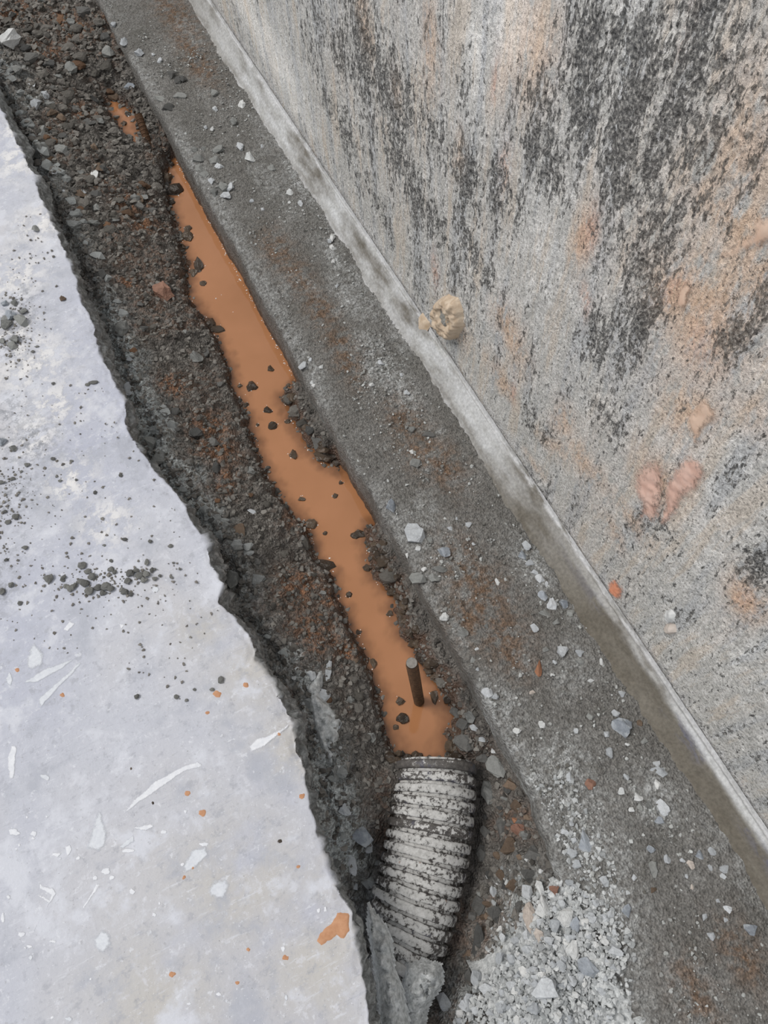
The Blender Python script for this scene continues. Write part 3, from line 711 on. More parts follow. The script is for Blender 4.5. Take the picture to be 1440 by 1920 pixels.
# hand placed stones: (x, y, width, height, kind[, own label]) read off the photograph
FOOTING = [
 (733,950,20,27,'u','blue-grey oval stone alone near the trench edge of the footing, above the biggest white one'),
 (778,1002,42,38,'p','biggest pale angular stone on the middle of the footing'),
 (784,1028,11,11,'w'),(763,1042,6,10,'w'),(832,1036,26,22,'u','pale blue-grey stone just below right of the biggest footing stone'),
 (855,972,8,8,'p'),(844,991,13,9,'p'),(879,985,14,12,'p'),(888,1020,8,6,'p'),(796,1068,13,10,'w'),(823,1068,32,12,'g'),(783,1085,33,22,'g','largest dull grey lump at the footing edge beside the narrow water'),
 (815,1083,22,18,'g'),(833,1157,19,16,'w','lone white stone on the footing beside the wet black stone bank'),(933,1092,10,17,'w','small white teardrop stone on the rusty middle of the footing'),
 (980,1041,20,20,'u'),(987,1024,19,18,'p'),(992,1056,18,12,'p'),(1002,1072,14,12,'p'),(1012,1086,20,17,'p'),(1025,1097,10,14,'p'),(1007,1098,6,11,'p'),
 (1017,1119,19,20,'u','left stone of three pale stones in a row by the fillet'),(1035,1133,22,23,'p','middle and largest stone of three pale stones in a row by the fillet'),
 (1056,1133,18,18,'u','right triangular stone of three pale stones in a row by the fillet'),(1022,1149,26,14,'g','flat grey stone right below the row of three pale stones'),
 (1002,1178,18,16,'p'),(1055,1223,22,23,'p'),(1087,1226,17,15,'p'),(1090,1242,20,13,'g'),(1127,1242,9,17,'w'),(1107,1276,14,9,'w'),(913,1300,23,18,'p'),(928,1306,15,11,'p'),
 (998,1298,12,7,'t'),(1010,1253,14,34,'o','orange clay streak on the footing beside the rusty patch'),(893,1219,12,9,'p'),(887,1238,11,13,'g'),(1166,1302,15,13,'p'),(912,1175,10,10,'g'),(780,870,26,20,'g'),(1042,1165,14,13,'g'),(895,1255,8,8,'p'),
 (1070,1150,16,14,'g'),(806,1013,12,12,'g'),(867,1185,22,20,'g'),(1023,1218,12,9,'g'),(1040,1242,9,9,'p'),(1070,1252,7,7,'p'),(1035,1265,8,6,'w'),
 (969,1371,18,13,'w'),(1016,1359,15,14,'w'),(1080,1371,9,10,'p'),(1107,1344,16,14,'g'),(1155,1338,18,16,'p'),
 (1167,1366,39,38,'u','largest round blue-grey stone on the footing near the fillet'),(1199,1356,12,12,'b'),(1143,1412,15,21,'p','upright pale block below the large round blue-grey stone'),(1137,1377,12,12,'p'),(1176,1396,9,7,'w'),
 (1207,1389,14,11,'g'),(1230,1433,14,12,'p'),(1234,1449,34,18,'p','flat wide pale stone topping the right-hand chip cluster'),(1232,1471,16,20,'w'),(1164,1483,14,13,'w'),(1195,1494,18,18,'w'),
 (1242,1514,26,30,'p','large pale notched stone low in the right-hand chip cluster'),(1235,1538,18,14,'u'),(1199,1511,12,18,'g'),(1216,1509,12,20,'g'),(1184,1518,11,9,'w'),(1174,1457,10,14,'p'),(1069,1457,16,18,'p'),
 (1107,1471,22,20,'r','small round red-brown brick bit set in the dusty footing'),(1071,1544,9,9,'p'),(1096,1578,26,42,'u','pointed blue-grey shard at the dusty footing edge above the rubble'),(1071,1599,22,18,'p'),(1080,1620,18,16,'p'),(1057,1558,16,15,'p'),(1075,1576,12,12,'p'),
 (1220,1593,18,14,'u'),(1224,1630,16,28,'g'),(1251,1610,14,16,'p'),(1279,1613,10,9,'p'),(1294,1622,15,18,'t'),(1312,1602,20,18,'u'),(1334,1597,19,17,'p'),(1358,1630,22,15,'p'),
 (1331,1627,9,11,'p'),(1352,1643,18,13,'p'),(1189,1646,10,12,'p'),(1133,1653,16,20,'p'),(1287,1643,7,8,'p'),(1297,1663,10,10,'t'),(1345,1690,10,9,'p'),(1364,1706,18,15,'p'),
 (1321,1720,10,14,'p'),(1360,1724,9,9,'p'),(1407,1744,27,23,'u','grey-blue stone nearest the lower right corner of the footing'),(1333,1756,16,14,'p'),(1174,1707,20,24,'u'),(1226,1670,12,11,'b'),(1385,1686,7,6,'p'),
 (453,197,16,15,'w','lone white stone high on the far footing'),(404,205,12,10,'p'),(470,297,21,22,'w','large pale block on the far footing, right of the grey stone cluster'),(450,277,16,18,'p'),(410,283,22,16,'g'),(383,283,13,13,'g'),(367,283,18,12,'g'),
 (372,302,26,16,'g'),(403,302,22,16,'g'),(377,317,22,14,'g'),(412,314,20,12,'p'),(382,330,22,14,'g'),(397,342,14,12,'p'),(418,353,22,18,'g'),(432,353,16,14,'p'),(402,363,16,16,'g'),(423,368,22,16,'p','lowest pale stone of the grey cluster on the far footing'),
 (543,363,16,12,'w','lone white stone beside the fillet on the far footing'),(543,380,6,6,'w'),(493,275,10,8,'p'),(398,242,8,8,'w'),(386,239,8,8,'p'),(448,255,8,7,'w'),(438,230,16,14,'g'),(402,177,14,12,'g'),(338,180,28,13,'g'),(343,150,18,13,'d'),
 (493,393,8,7,'p'),(563,383,10,12,'p'),(510,317,18,13,'g'),(473,377,8,8,'p'),(262,100,20,14,'p'),(233,80,14,19,'p'),(213,47,13,11,'p'),(300,115,12,8,'p'),(323,142,20,14,'d'),(333,152,17,15,'d'),(317,205,28,15,'d'),(300,187,22,10,'g'),(288,103,8,6,'p'),
 (623,447,10,16,'w'),(623,465,12,14,'w'),(627,492,14,10,'w'),(618,453,8,7,'p'),(568,687,17,17,'p','pale rounded stone at the footing edge beside the widest water'),(582,675,7,7,'p'),(601,688,10,8,'w'),(585,718,8,10,'w'),(588,724,9,8,'w'),(715,680,14,12,'p'),(697,722,11,9,'w'),
 (753,703,8,10,'p'),(763,737,12,10,'p'),(632,537,7,7,'p'),(773,807,14,13,'g'),(803,815,26,14,'d','dark flat stone on the brown middle of the footing'),(772,848,10,9,'w'),(1252,1290,8,8,'p') ]
FOOTING = [f for f in FOOTING if f[:2] != (1252, 1290)]
BANK = [
 (20,78,42,38,'w','large whitish rock in the far left corner by the rubble'),(178,328,17,22,'w','lone white pebble on the far earth bank'),(155,360,14,10,'p'),(83,180,22,13,'p'),(58,160,22,18,'p'),(68,197,22,18,'p'),(33,133,22,16,'g'),
 (157,27,28,20,'d'),(132,42,26,14,'g'),(197,73,22,18,'d'),(203,103,26,18,'g'),(117,282,28,16,'g'),(78,290,36,28,'g'),(97,213,20,18,'b'),(177,280,26,20,'b'),(187,315,24,18,'b'),(260,377,24,28,'b'),(60,113,28,20,'d'),(245,163,26,14,'u'),
 (217,183,30,13,'b'),(175,417,14,16,'d'),(80,247,14,20,'g'),(100,323,16,8,'p'),(123,362,14,10,'p'),
 (308,547,44,36,'r','broken reddish-tan brick lying on the earth bank by the water'),(368,670,26,26,'g','grey-brown stone half sunk in the bank by the widest water'),(388,662,14,18,'d'),(328,777,16,26,'d'),(312,778,16,16,'d'),(365,812,30,22,'d'),(405,878,18,22,'d'),(398,830,26,18,'d'),
 (187,517,26,20,'d'),(228,617,34,32,'g','pale dusty lump by the slab edge beside the widest water'),(197,600,24,20,'g'),(240,730,24,30,'p'),(277,770,9,7,'w'),(298,860,30,28,'g'),(285,833,26,28,'g'),(355,867,18,14,'d'),(243,675,14,9,'p'),(233,568,12,9,'g'),(263,570,14,11,'d'),(347,622,12,9,'g'),
 (448,997,30,34,'b','round brown stone on the earth bank midway along the water'),(423,987,16,18,'g'),(473,960,20,9,'p'),(447,1028,22,10,'g'),(418,1067,18,10,'p'),(573,1020,26,28,'clod'),(437,1090,34,40,'g','large grey angular stone tucked under the slab edge'),
 (615,1258,14,40,'p','upright pale stone with a rusty spot on the near bank'),(583,1268,20,18,'p'),(607,1307,26,30,'p'),(632,1350,18,34,'p'),(647,1517,26,24,'p','pale grey stone in the hollow left of the pipe, above the bigger one'),
 (678,1568,44,40,'u','largest blue-grey rock in the hollow left of the pipe'),(692,1590,16,20,'p'),(660,1613,22,54,'p','long pale shard standing between slab edge and pipe'),(630,1618,20,24,'g'),(667,1662,11,12,'p'),(632,1448,18,26,'g'),
 (931,1439,38,44,'g','large rounded grey stone between pipe mouth and footing'),(917,1486,32,44,'g','grey stone with reddish side right of the second pipe ribs'),(940,1552,24,40,'d'),(972,1557,28,26,'r','bright orange-red brick fragment right of the pipe'),(966,1538,14,12,'o'),(953,1585,36,32,'b'),
 (999,1600,40,28,'d'),(938,1640,18,22,'b'),(960,1661,28,24,'b'),(993,1643,34,24,'d'),(925,1672,14,22,'p'),(938,1742,16,12,'w'),(1014,1634,10,9,'w'),(987,1612,9,8,'w'),(915,1643,10,9,'w'),
 (897,1765,30,66,'d','long dark grey stone standing right of the pipe'),(955,1470,26,24,'b'),(968,1512,24,26,'b'),(900,1700,36,34,'d'),(930,1715,30,30,'d'),(885,1830,30,30,'d'),(905,1600,26,30,'d'),(912,1560,22,26,'d'),
 (542,748,24,24,'clod'),(555,772,26,24,'clod'),(582,810,22,20,'d'),(597,830,34,30,'d','dark angular stone on the small bank against the footing'),(610,857,46,24,'k'),(568,795,24,22,'clod'),
 (755,1167,22,36,'k','wet black upright stone at the right water edge'),(720,1053,28,24,'k'),(728,1080,36,30,'clod'),(707,1047,20,18,'k'),(790,1235,26,26,'k'),(808,1255,24,22,'k'),(775,1205,24,20,'k'),(828,1280,26,24,'clod'),(855,1335,26,26,'d'),(868,1360,30,24,'d'),
 (880,1345,22,22,'g'),(870,1395,40,30,'d'),(905,1420,26,20,'d'),(890,1365,20,14,'p'),(905,1385,20,14,'p'),(925,1408,10,9,'w'),(845,1400,24,24,'k'),(760,1425,26,20,'k'),(730,1420,26,22,'k'),(860,1425,22,18,'k'),(780,1180,18,20,'k') ]
WATER = [
 (508,690,14,12),(473,723,20,19),(450,723,9,8),(503,768,17,13),(512,798,16,14),(540,790,12,9),(550,850,14,20),(483,797,6,6),(540,723,8,7),(585,982,20,18),(672,1002,26,16),(697,1020,22,14),(690,1065,18,14),
 (607,1062,40,26),(628,930,9,9),(730,1150,12,10),(673,1185,10,9),(813,1308,15,24),(750,1315,18,14),(755,1347,22,18),(742,1363,10,9),(315,333,20,24),(330,357,28,20),(352,443,20,20),(372,498,18,26),(362,513,14,16),(395,605,18,22),(405,617,30,13),
 (380,532,12,9),(352,430,14,13),(345,462,14,12),(322,380,12,10),(640,905,8,7),(700,1245,14,18),(460,760,12,9),(690,1300,14,14),(565,935,12,10),(610,1000,9,8),(655,1115,11,10),(240,215,12,8),(232,232,10,8) ]
RUBBLE = [
 (989,1676,22,34,'p'),(1011,1665,16,28,'w','upright white splinter at the top of the rubble heap'),(1018,1700,34,42,'w','large white stone at the top of the rubble heap'),(991,1721,30,54,'t','long pinkish-tan stone at the left of the rubble heap'),(1061,1721,34,34,'w'),
 (1040,1669,20,18,'r','red-brown brick bit above the pale rubble heap'),(1055,1696,18,16,'p'),(1078,1733,22,30,'u'),(1109,1721,20,18,'p'),(1135,1721,16,15,'p'),(1073,1780,27,34,'w','rounded cream-white stone in the middle of the rubble heap'),
 (1103,1813,48,34,'u','broad blue-grey stone in the rubble heap'),(1042,1907,27,20,'w'),(983,1822,24,20,'w'),(1018,1850,50,40,'p','largest pale lump in the rubble heap'),(1152,1780,30,22,'p'),(1132,1765,18,14,'w'),(1117,1772,13,12,'w'),(1152,1752,10,18,'p'),(1133,1722,18,14,'p'),
 (1108,1720,18,16,'p'),(1010,1757,20,30,'t','tan pointed stone below the white stones of the heap'),(990,1783,22,20,'p'),(1077,1865,20,12,'w'),(1095,1885,14,12,'w'),(1120,1898,11,11,'w'),(1127,1857,18,15,'p'),(942,1758,14,16,'p'),(967,1765,20,16,'p'),(937,1803,18,30,'p'),
 (893,1837,22,34,'p'),(915,1853,34,20,'p'),(875,1880,32,30,'p'),(832,1877,30,30,'p','triangular pale fragment leaning on the pipe at the bottom'),(1040,1735,24,26,'p'),(1030,1765,20,18,'p'),(960,1800,22,20,'p'),(1050,1810,24,20,'p'),(960,1850,24,18,'p'),(1070,1840,22,18,'p'),(1000,1890,26,20,'p'),(940,1890,24,20,'p') ]
SLAB = [(20,595,24,20,'u'),(42,605,30,20,'g'),(14,612,22,18,'g'),(30,637,20,16,'g'),(25,650,22,14,'g'),(28,570,14,12,'g'),(10,570,14,10,'u'),(118,560,12,10,'b'),(5,830,18,16,'u'),(25,842,16,12,'g'),(68,430,14,14,'g'),(10,600,16,14,'g'),(45,585,16,10,'g'),(5,640,14,12,'g')]
# crumbs of earth on the slab
CRUMBS = [(92,1087,20,18),(120,1083,12,9),(118,1088,10,8),(155,1062,16,14),(165,1072,14,12),(173,1082,16,14),(160,1095,20,16),(150,1092,14,12),(132,1105,18,14),(140,1100,14,12),(125,1100,12,9),(168,1110,18,16),(185,1102,16,14),(200,1100,18,16),(208,1105,16,14),
 (195,1112,14,12),(210,1068,14,12),(215,1074,10,9),(240,1090,14,14),(245,1075,16,14),(255,1070,14,9),(262,1080,18,14),(275,1078,16,14),(272,1088,14,12),(290,1086,12,9),(285,1070,9,12),(276,1055,9,14),(235,1110,14,12),(246,1115,10,10),(228,1106,9,9),(209,1052,8,7),
 (47,1028,12,9),(13,1050,9,7),(22,1098,12,12),(5,1110,14,14),(38,1132,9,9),(320,1024,10,8),(235,1012,10,7),(282,1016,9,8),(195,1023,7,5),(51,873,14,9),(40,885,7,6),(100,861,10,7),(134,865,8,5),(113,902,9,6),(179,924,7,8),(227,892,8,8),(144,900,6,5),(107,893,6,7),
 (257,1307,11,11),(331,1307,10,9),(350,1313,7,6),(398,1293,10,7),(415,1275,12,14),(365,1293,7,6),(5,905,16,9),(25,898,12,8),(10,960,10,8),(30,970,14,12),(15,980,12,9),(290,1068,7,6),(300,1080,7,6),(322,1083,8,6),(338,1067,6,6),(325,1056,6,5),(100,720,8,7),(62,660,8,6),(70,650,7,5),(176,718,20,9),(165,722,10,7)]

def place(zone, L, gz=None, sink=0.30):
    G = ground(gz or zone, [f[0] for f in L], [f[1] for f in L])
    sc = px_size(G)
    for f, P, s in zip(L, G, sc):
        x, y, w, h, k = f[:5]
        own = f[5] if len(f) > 5 else None
        # far stones are seen at a slant: the photo height is foreshortened
        v = CAM - P; el = v[2] / np.linalg.norm(v)
        put_stone(P, w * s, min(h * s / max(el, 0.45) ** 0.5, 1.7 * w * s if h < 1.4 * w else 9), k, own, None, sink=sink, zone=zone)
place('footing', FOOTING)
place('bank', BANK, sink=0.34)
place('water', [(w[0], w[1], w[2] * 1.2, w[3] * 1.2, 'k') for w in WATER], sink=0.55)
# rubble lies on a heap; z of its support comes from the heap function
def heap_z(X, Y):
    XF_ = XF - 0.036 * sst(0.10, -0.20, Y)
    z = np.where(X < XF_, soil_h(X, Y, False), 0.0)
    c = at_z([1030, 960, 1090, 1000, 900], [1770, 1860, 1850, 1900, 1900], -0.01)
    h = np.zeros(np.shape(X))
    for q, a, r in zip(c, (0.022, 0.02, 0.018, 0.024, 0.012), (0.06, 0.07, 0.07, 0.08, 0.05)):
        h = h + a * np.exp(-((X - q[0]) ** 2 + (Y - q[1]) ** 2) / r ** 2)
    br = np.exp(-(np.clip(XF_ + 0.01 - X, 0, 1) / 0.10) ** 2) * sst(0.06, -0.06, Y)        # slope spilling into the trench
    zs = np.where(X < XF_, np.maximum(z, -0.145 + 0.14 * br), z)
    return zs + h
def hit_heap(px, py):
    px = np.asarray(px, float); py = np.asarray(py, float); z = np.full(px.shape, -0.01)
    for _ in range(7):
        P = at_z(px, py, z); z = 0.5 * z + 0.5 * heap_z(P[:, 0], P[:, 1])
    return at_z(px, py, z)
_old = ground
def ground(zone, px, py):
    return hit_heap(px, py) if zone == 'rubble' else _old(zone, px, py)
place('rubble', RUBBLE, sink=0.22)
place('slab', SLAB, sink=0.2)
G = ground('slab', [c[0] for c in CRUMBS], [c[1] for c in CRUMBS]); sc = px_size(G)
for c, P, s in zip(CRUMBS, G, sc):
    put_stone(P, c[2] * s, c[3] * s, 'crumb', None, None, sink=0.12, zone='slab')

# bed of pale cement rubble carrying the heap
xs = np.arange(0.02, 0.44, 0.0035); ys = np.arange(-0.62, 0.02, 0.0035)
X, Y = np.meshgrid(xs, ys)
Zh = heap_z(X, Y)
c = at_z([1030, 960, 1080, 1000, 900, 1060, 1130], [1770, 1860, 1850, 1910, 1910, 1700, 1910], -0.01)
m = np.zeros(X.shape)
for q, r in zip(c, (0.06, 0.065, 0.07, 0.12, 0.09, 0.04, 0.07)): m = np.maximum(m, np.exp(-((X - q[0]) ** 2 + (Y - q[1]) ** 2) / r ** 2))
m = m + 0.35 * (fbm(X * 30, Y * 30, 4, 121) - 0.5)
f1, f2, i1 = worley(X * 55, Y * 55, 122); g1, g2, i2 = worley(X * 120, Y * 120, 123)
Zb = Zh - 0.024 + 0.010 * sst(0.36, 0.6, m) + 0.013 * i1 * sst(0.02, 0.22, f2 - f1) + 0.006 * i2 * sst(0.02, 0.25, g2 - g1) + 0.004 * (fbm(X * 140, Y * 140, 3, 124) - 0.5) - 0.012 * sst(0.45, 0.3, m)
kq = (m > 0.33); kq = kq[:-1, :-1] & kq[1:, 1:] & kq[1:, :-1] & kq[:-1, 1:]
bed = link('rubble_bed', grid_mesh('rubble_bed', np.stack([X, Y, Zb], -1), keep=kq), M['cement'])
tag(bed, 'pale crushed cement dust and fines spilling from footing into trench', 'rubble', kind='stuff')

# ------------------------------------------------------------------ random individuals and litter
def scatter_poly(P, n):
    P = np.array(P, float); lo = P.min(0); hi = P.max(0); out = []
    while len(out) < n:
        q = lo + rng.random((n * 2, 2)) * (hi - lo)
        ok = poly_sdf(q[:, 0], q[:, 1], P) < 0
        out.extend(q[ok].tolist())
    return np.array(out[:n])
LB = [(30,120),(0,40),(0,0),(180,0),(215,130),(205,180),(250,280),(300,330),(310,440),(335,520),(375,600),(415,690),(465,820),(520,950),(570,1000),(600,1090),(640,1180),(690,1280),(710,1400),(690,1470),(600,1450),(560,1330),(480,1180),(420,1060),(350,930),(280,810),(215,640),(160,480),(100,340),(60,220)]
q = np.concatenate([scatter_poly(LB, 80), scatter_poly([(0,0),(180,0),(215,130),(205,180),(250,280),(300,330),(280,400),(160,440),(100,340),(60,220),(20,120)], 75)])
G = ground('bank', q[:, 0], q[:, 1]); s = px_size(G)
for P, sz, (x, y) in zip(G, s, q):
    w = random.uniform(11, 21) * (1.0 if y > 440 else 1.35) * sz
    r = random.random()
    k = 'clod' if r < 0.50 else 'd' if r < 0.72 else 'rclod' if r < 0.86 else 'g' if r < 0.94 else 'b'
    put_stone(P, w, w * random.uniform(0.6, 0.95), k, None, None, sink=0.36, zone='bank')
fy = np.concatenate([rng.uniform(0.2, 2.0, 34), rng.uniform(1.9, 2.5, 14), rng.uniform(-0.1, 0.25, 6)])
fxx = slab_x(fy) + rng.uniform(0.026, 0.075, len(fy))
fz = soil_h(fxx, fy)
for x, y, z in zip(fxx, fy, fz):
    P = np.array([x, y, z]); w = random.uniform(13, 30) * px_size(P)[0]
    put_stone(P, w, w * random.uniform(0.6, 1), 'frag', None, None, fam='B', sink=0.36, name='concrete_fragment', cat='fragment', zone='edge')
q = np.concatenate([scatter_poly([(700,1000),(715,1010),(760,1110),(775,1190),(820,1245),(860,1330),(845,1330),(800,1240),(760,1185),(745,1130),(705,1070)], 30),
                    scatter_poly([(530,745),(548,745),(600,830),(640,870),(610,868),(565,800)], 10), scatter_poly([(720,1425),(760,1410),(850,1415),(870,1400),(868,1430),(760,1435)], 14)])
G = ground('bank', q[:, 0], q[:, 1]); s = px_size(G)
for P, sz in zip(G, s):
    w = random.uniform(12, 24) * sz
    put_stone(P, w, w * random.uniform(0.6, 1), 'k', None, None, sink=0.3, zone='bank')
RBK = [(905,1440),(960,1450),(1000,1530),(1040,1640),(985,1690),(960,1740),(900,1800),(868,1830),(888,1700),(905,1560)]
q = scatter_poly(RBK, 34)
G = ground('bank', q[:, 0], q[:, 1]); s = px_size(G)
for P, sz in zip(G, s):
    w = random.uniform(11, 22) * sz; k = random.choice(['d', 'd', 'b', 'clod', 'g'])
    put_stone(P, w, w * random.uniform(0.6, 1), k, None, None, sink=0.3, zone='bank')
RUB = [(985,1690),(1060,1650),(1150,1700),(1165,1790),(1140,1920),(850,1920),(880,1860),(950,1790)]
q = scatter_poly(RUB, 110)
G = ground('rubble', q[:, 0], q[:, 1]); s = px_size(G)
for P, sz in zip(G, s):
    w = random.uniform(9, 19) * sz; k = random.choice(['p', 'p', 'p', 'w'])
    put_stone(P, w, w * random.uniform(0.6, 1), k, None, None, sink=0.25, zone='rubble')

def litter(name, P, size, mat, label, cat, tint=None, squash=0.7, sink=0.3):
    """many tiny stones joined to one uncountable scatter"""
    n = len(P); V = []; Fc = []; T = []; base = 0
    tv = []
    for me in _base_small:
        v = np.array([x.co[:] for x in me.vertices]); f = np.array([p.vertices[:] for p in me.polygons]); tv.append((v, f))
    which = rng.integers(0, len(tv), n); ang = rng.random(n) * 6.283; asp = 0.6 + 0.4 * rng.random(n); hz = squash * (0.6 + 0.5 * rng.random(n))
    tt = rng.random(n) if tint is None else tint
    tl = (rng.random((n, 2)) - 0.5) * 0.7
    for k, (v, f) in enumerate(tv):
        ii = np.where(which == k)[0]
        if not len(ii): continue
        s = size[ii][:, None]
        x = v[None, :, 0] * s; y = v[None, :, 1] * s * asp[ii][:, None]; z = v[None, :, 2] * s * hz[ii][:, None] * asp[ii][:, None]
        ca, sa = np.cos(ang[ii])[:, None], np.sin(ang[ii])[:, None]
        X2 = x * ca - y * sa; Y2 = x * sa + y * ca; Z2 = z + X2 * tl[ii, 0:1] + Y2 * tl[ii, 1:2] + size[ii][:, None] * hz[ii][:, None] * (0.5 - sink)
        W = np.stack([X2 + P[ii, 0:1], Y2 + P[ii, 1:2], Z2 + P[ii, 2:3]], -1)
        nv = v.shape[0]
        V.append(W.reshape(-1, 3))
        Fc.append((f[None] + (base + np.arange(len(ii)) * nv)[:, None, None]).reshape(-1, 3))
        T.append(np.repeat(tt[ii], nv)); base += nv * len(ii)
    me = raw_mesh(name, np.concatenate(V), np.concatenate(Fc), False, dict(tint=np.concatenate(T)))
    o = link(name, me, M[mat]); tag(o, label, cat, kind='stuff')
    return o
# earth litter on the banks
n = 15000
X = -0.15 + 0.385 * rng.random(n); Y = -0.35 + 3.3 * rng.random(n) ** 1.15
Zq = soil_h(X, Y)
ok = (Zq > ZW - 0.003) & (X > slab_x(Y) + 0.005) & (X < XF - 0.008)
P = np.stack([X, Y, Zq], 1)[ok]
sz = (0.004 + 0.010 * rng.random(len(P)) ** 2.2) * (1 + 0.5 * sst(1.2, 2.2, P[:, 1]))
litter('earth_litter', P, sz, 'litter', 'loose dark earth crumbs strewn over the trench banks', 'soil', sink=0.3)
# grit on the footing
n = 7500
X = XF + 0.01 + 0.235 * rng.random(n); Y = -0.6 + 3.5 * rng.random(n)
cl = fbm(X * 12, Y * 8, 3, 131); ok = rng.random(n) < 0.15 + 1.6 * np.clip(cl - 0.42, 0, 1) * 2
# thicker grit in the dusty patches by the fillet and above the rubble
ex = at_z([700,720,690,610,1000,1060,1080,1230,1100,1010,930,760,630,410,390], [650,690,720,420,1080,1450,1530,1490,1640,1480,1310,740,480,320,270], 0.0)
EXp = np.repeat(ex, 90, 0) + rng.normal(size=(len(ex) * 90, 3)) * np.array([0.022, 0.045, 0])
X = np.concatenate([X[ok], EXp[:, 0]]); Y = np.concatenate([Y[ok], EXp[:, 1]])
k = (X > XF + 0.008) & (X < 0.478); X = X[k]; Y = Y[k]
sz = 0.0022 + 0.006 * rng.random(len(X)) ** 3
tint = np.clip(rng.random(len(X)) ** 1.3 + 0.25 * (rng.random(len(X)) < 0.3), 0, 1)
litter('footing_grit', np.stack([X, Y, np.full(len(X), 0.0005)], 1), sz, 'grit', 'fine grey and white grit strewn over the concrete footing', 'grit', tint, sink=0.25)
# pale grit in the rubble heap
q = scatter_poly(RUB + [], 2600); G = ground('rubble', q[:, 0], q[:, 1])
q2 = scatter_poly([(1000,1470),(1060,1440),(1120,1560),(1180,1680),(1190,1800),(1170,1920),(1090,1920),(1100,1700)], 500); G2 = ground('rubble', q2[:, 0], q2[:, 1])
q3 = scatter_poly([(540,1230),(575,1230),(640,1400),(640,1500),(600,1460)], 120); G3 = ground('bank', q3[:, 0], q3[:, 1])
q4 = scatter_poly([(930,1620),(1000,1640),(980,1790),(910,1800)], 70); G4 = ground('bank', q4[:, 0], q4[:, 1])
G = np.concatenate([G, G2, G3, G4]); sz = 0.003 + 0.008 * rng.random(len(G)) ** 2
litter('rubble_grit', G, sz, 'rubble', 'pale grit and tiny chips among the rubble heap', 'grit')
# specks of grit on the slab
q = np.concatenate([scatter_poly([(0,700),(210,720),(330,950),(420,1150),(350,1330),(200,1250),(0,1200)], 260), np.array([[190, 1090]]) + rng.normal(size=(160, 2)) * np.array([60, 20]),
                    np.array([[25, 620]]) + rng.normal(size=(200, 2)) * np.array([22, 45]), np.array([[20, 940]]) + rng.normal(size=(150, 2)) * np.array([20, 60]), np.array([[175, 430]]) * 0 + np.array([[70, 480]]) + rng.normal(size=(60, 2)) * np.array([25, 60])])
G = ground('slab', q[:, 0], q[:, 1]); G = G[G[:, 0] < slab_x(G[:, 1]) - 0.01]
litter('slab_grit', G, 0.0022 + 0.005 * rng.random(len(G)) ** 2, 'litter', 'fine dark specks of earth strewn over the pale slab', 'grit', 0.5 + 0.5 * rng.random(len(G)), sink=0.2)
# floating foam flecks, plus white flecks painting glints along the water margin
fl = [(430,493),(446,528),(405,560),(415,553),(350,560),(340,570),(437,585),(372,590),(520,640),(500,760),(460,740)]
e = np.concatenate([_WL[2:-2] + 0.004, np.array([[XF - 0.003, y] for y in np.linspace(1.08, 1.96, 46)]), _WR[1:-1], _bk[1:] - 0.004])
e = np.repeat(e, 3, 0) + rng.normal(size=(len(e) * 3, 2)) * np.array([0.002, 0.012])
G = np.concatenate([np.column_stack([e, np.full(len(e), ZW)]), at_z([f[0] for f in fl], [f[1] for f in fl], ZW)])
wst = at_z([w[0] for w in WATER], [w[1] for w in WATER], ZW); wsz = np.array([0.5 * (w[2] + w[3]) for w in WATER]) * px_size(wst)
for a in np.linspace(0, 6.28, 6)[:-1]:  # white flecks ringing the wet stones, glints painted as solid bits
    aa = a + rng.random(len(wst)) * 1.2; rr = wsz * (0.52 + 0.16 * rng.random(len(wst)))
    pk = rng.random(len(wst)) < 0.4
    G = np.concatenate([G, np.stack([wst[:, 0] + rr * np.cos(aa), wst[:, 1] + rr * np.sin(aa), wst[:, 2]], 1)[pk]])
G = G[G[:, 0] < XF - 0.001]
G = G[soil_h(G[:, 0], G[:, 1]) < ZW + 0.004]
litter('foam_glint_flecks', G, 0.0018 + 0.0026 * rng.random(len(G)) ** 2, 'foam', 'tiny pale foam flecks and painted white glints along the muddy water margin', 'foam', squash=0.4, sink=0.2)

# ------------------------------------------------------------------ corrugated pipe
RO, RI = 0.0775, 0.0690
tan = np.gradient(AX, axis=0); tan /= np.linalg.norm(tan, axis=1)[:, None]
side = np.cross(tan, [0, 0, 1.0]); side /= np.linalg.norm(side, axis=1)[:, None]
upv = np.cross(side, tan)
def frame(s):
    u = np.clip(s / PLEN, 0, 1) * (len(AX) - 1); i = min(int(u), len(AX) - 2); f = u - i
    L = lambda A: A[i] * (1 - f) + A[i + 1] * f
    return L(AX), L(tan), L(side), L(upv)
pipe = empty('corrugated_pipe', tuple(AX[0]))
tag(pipe, 'black corrugated drainage pipe coated in grey cement running under the slab', 'pipe')
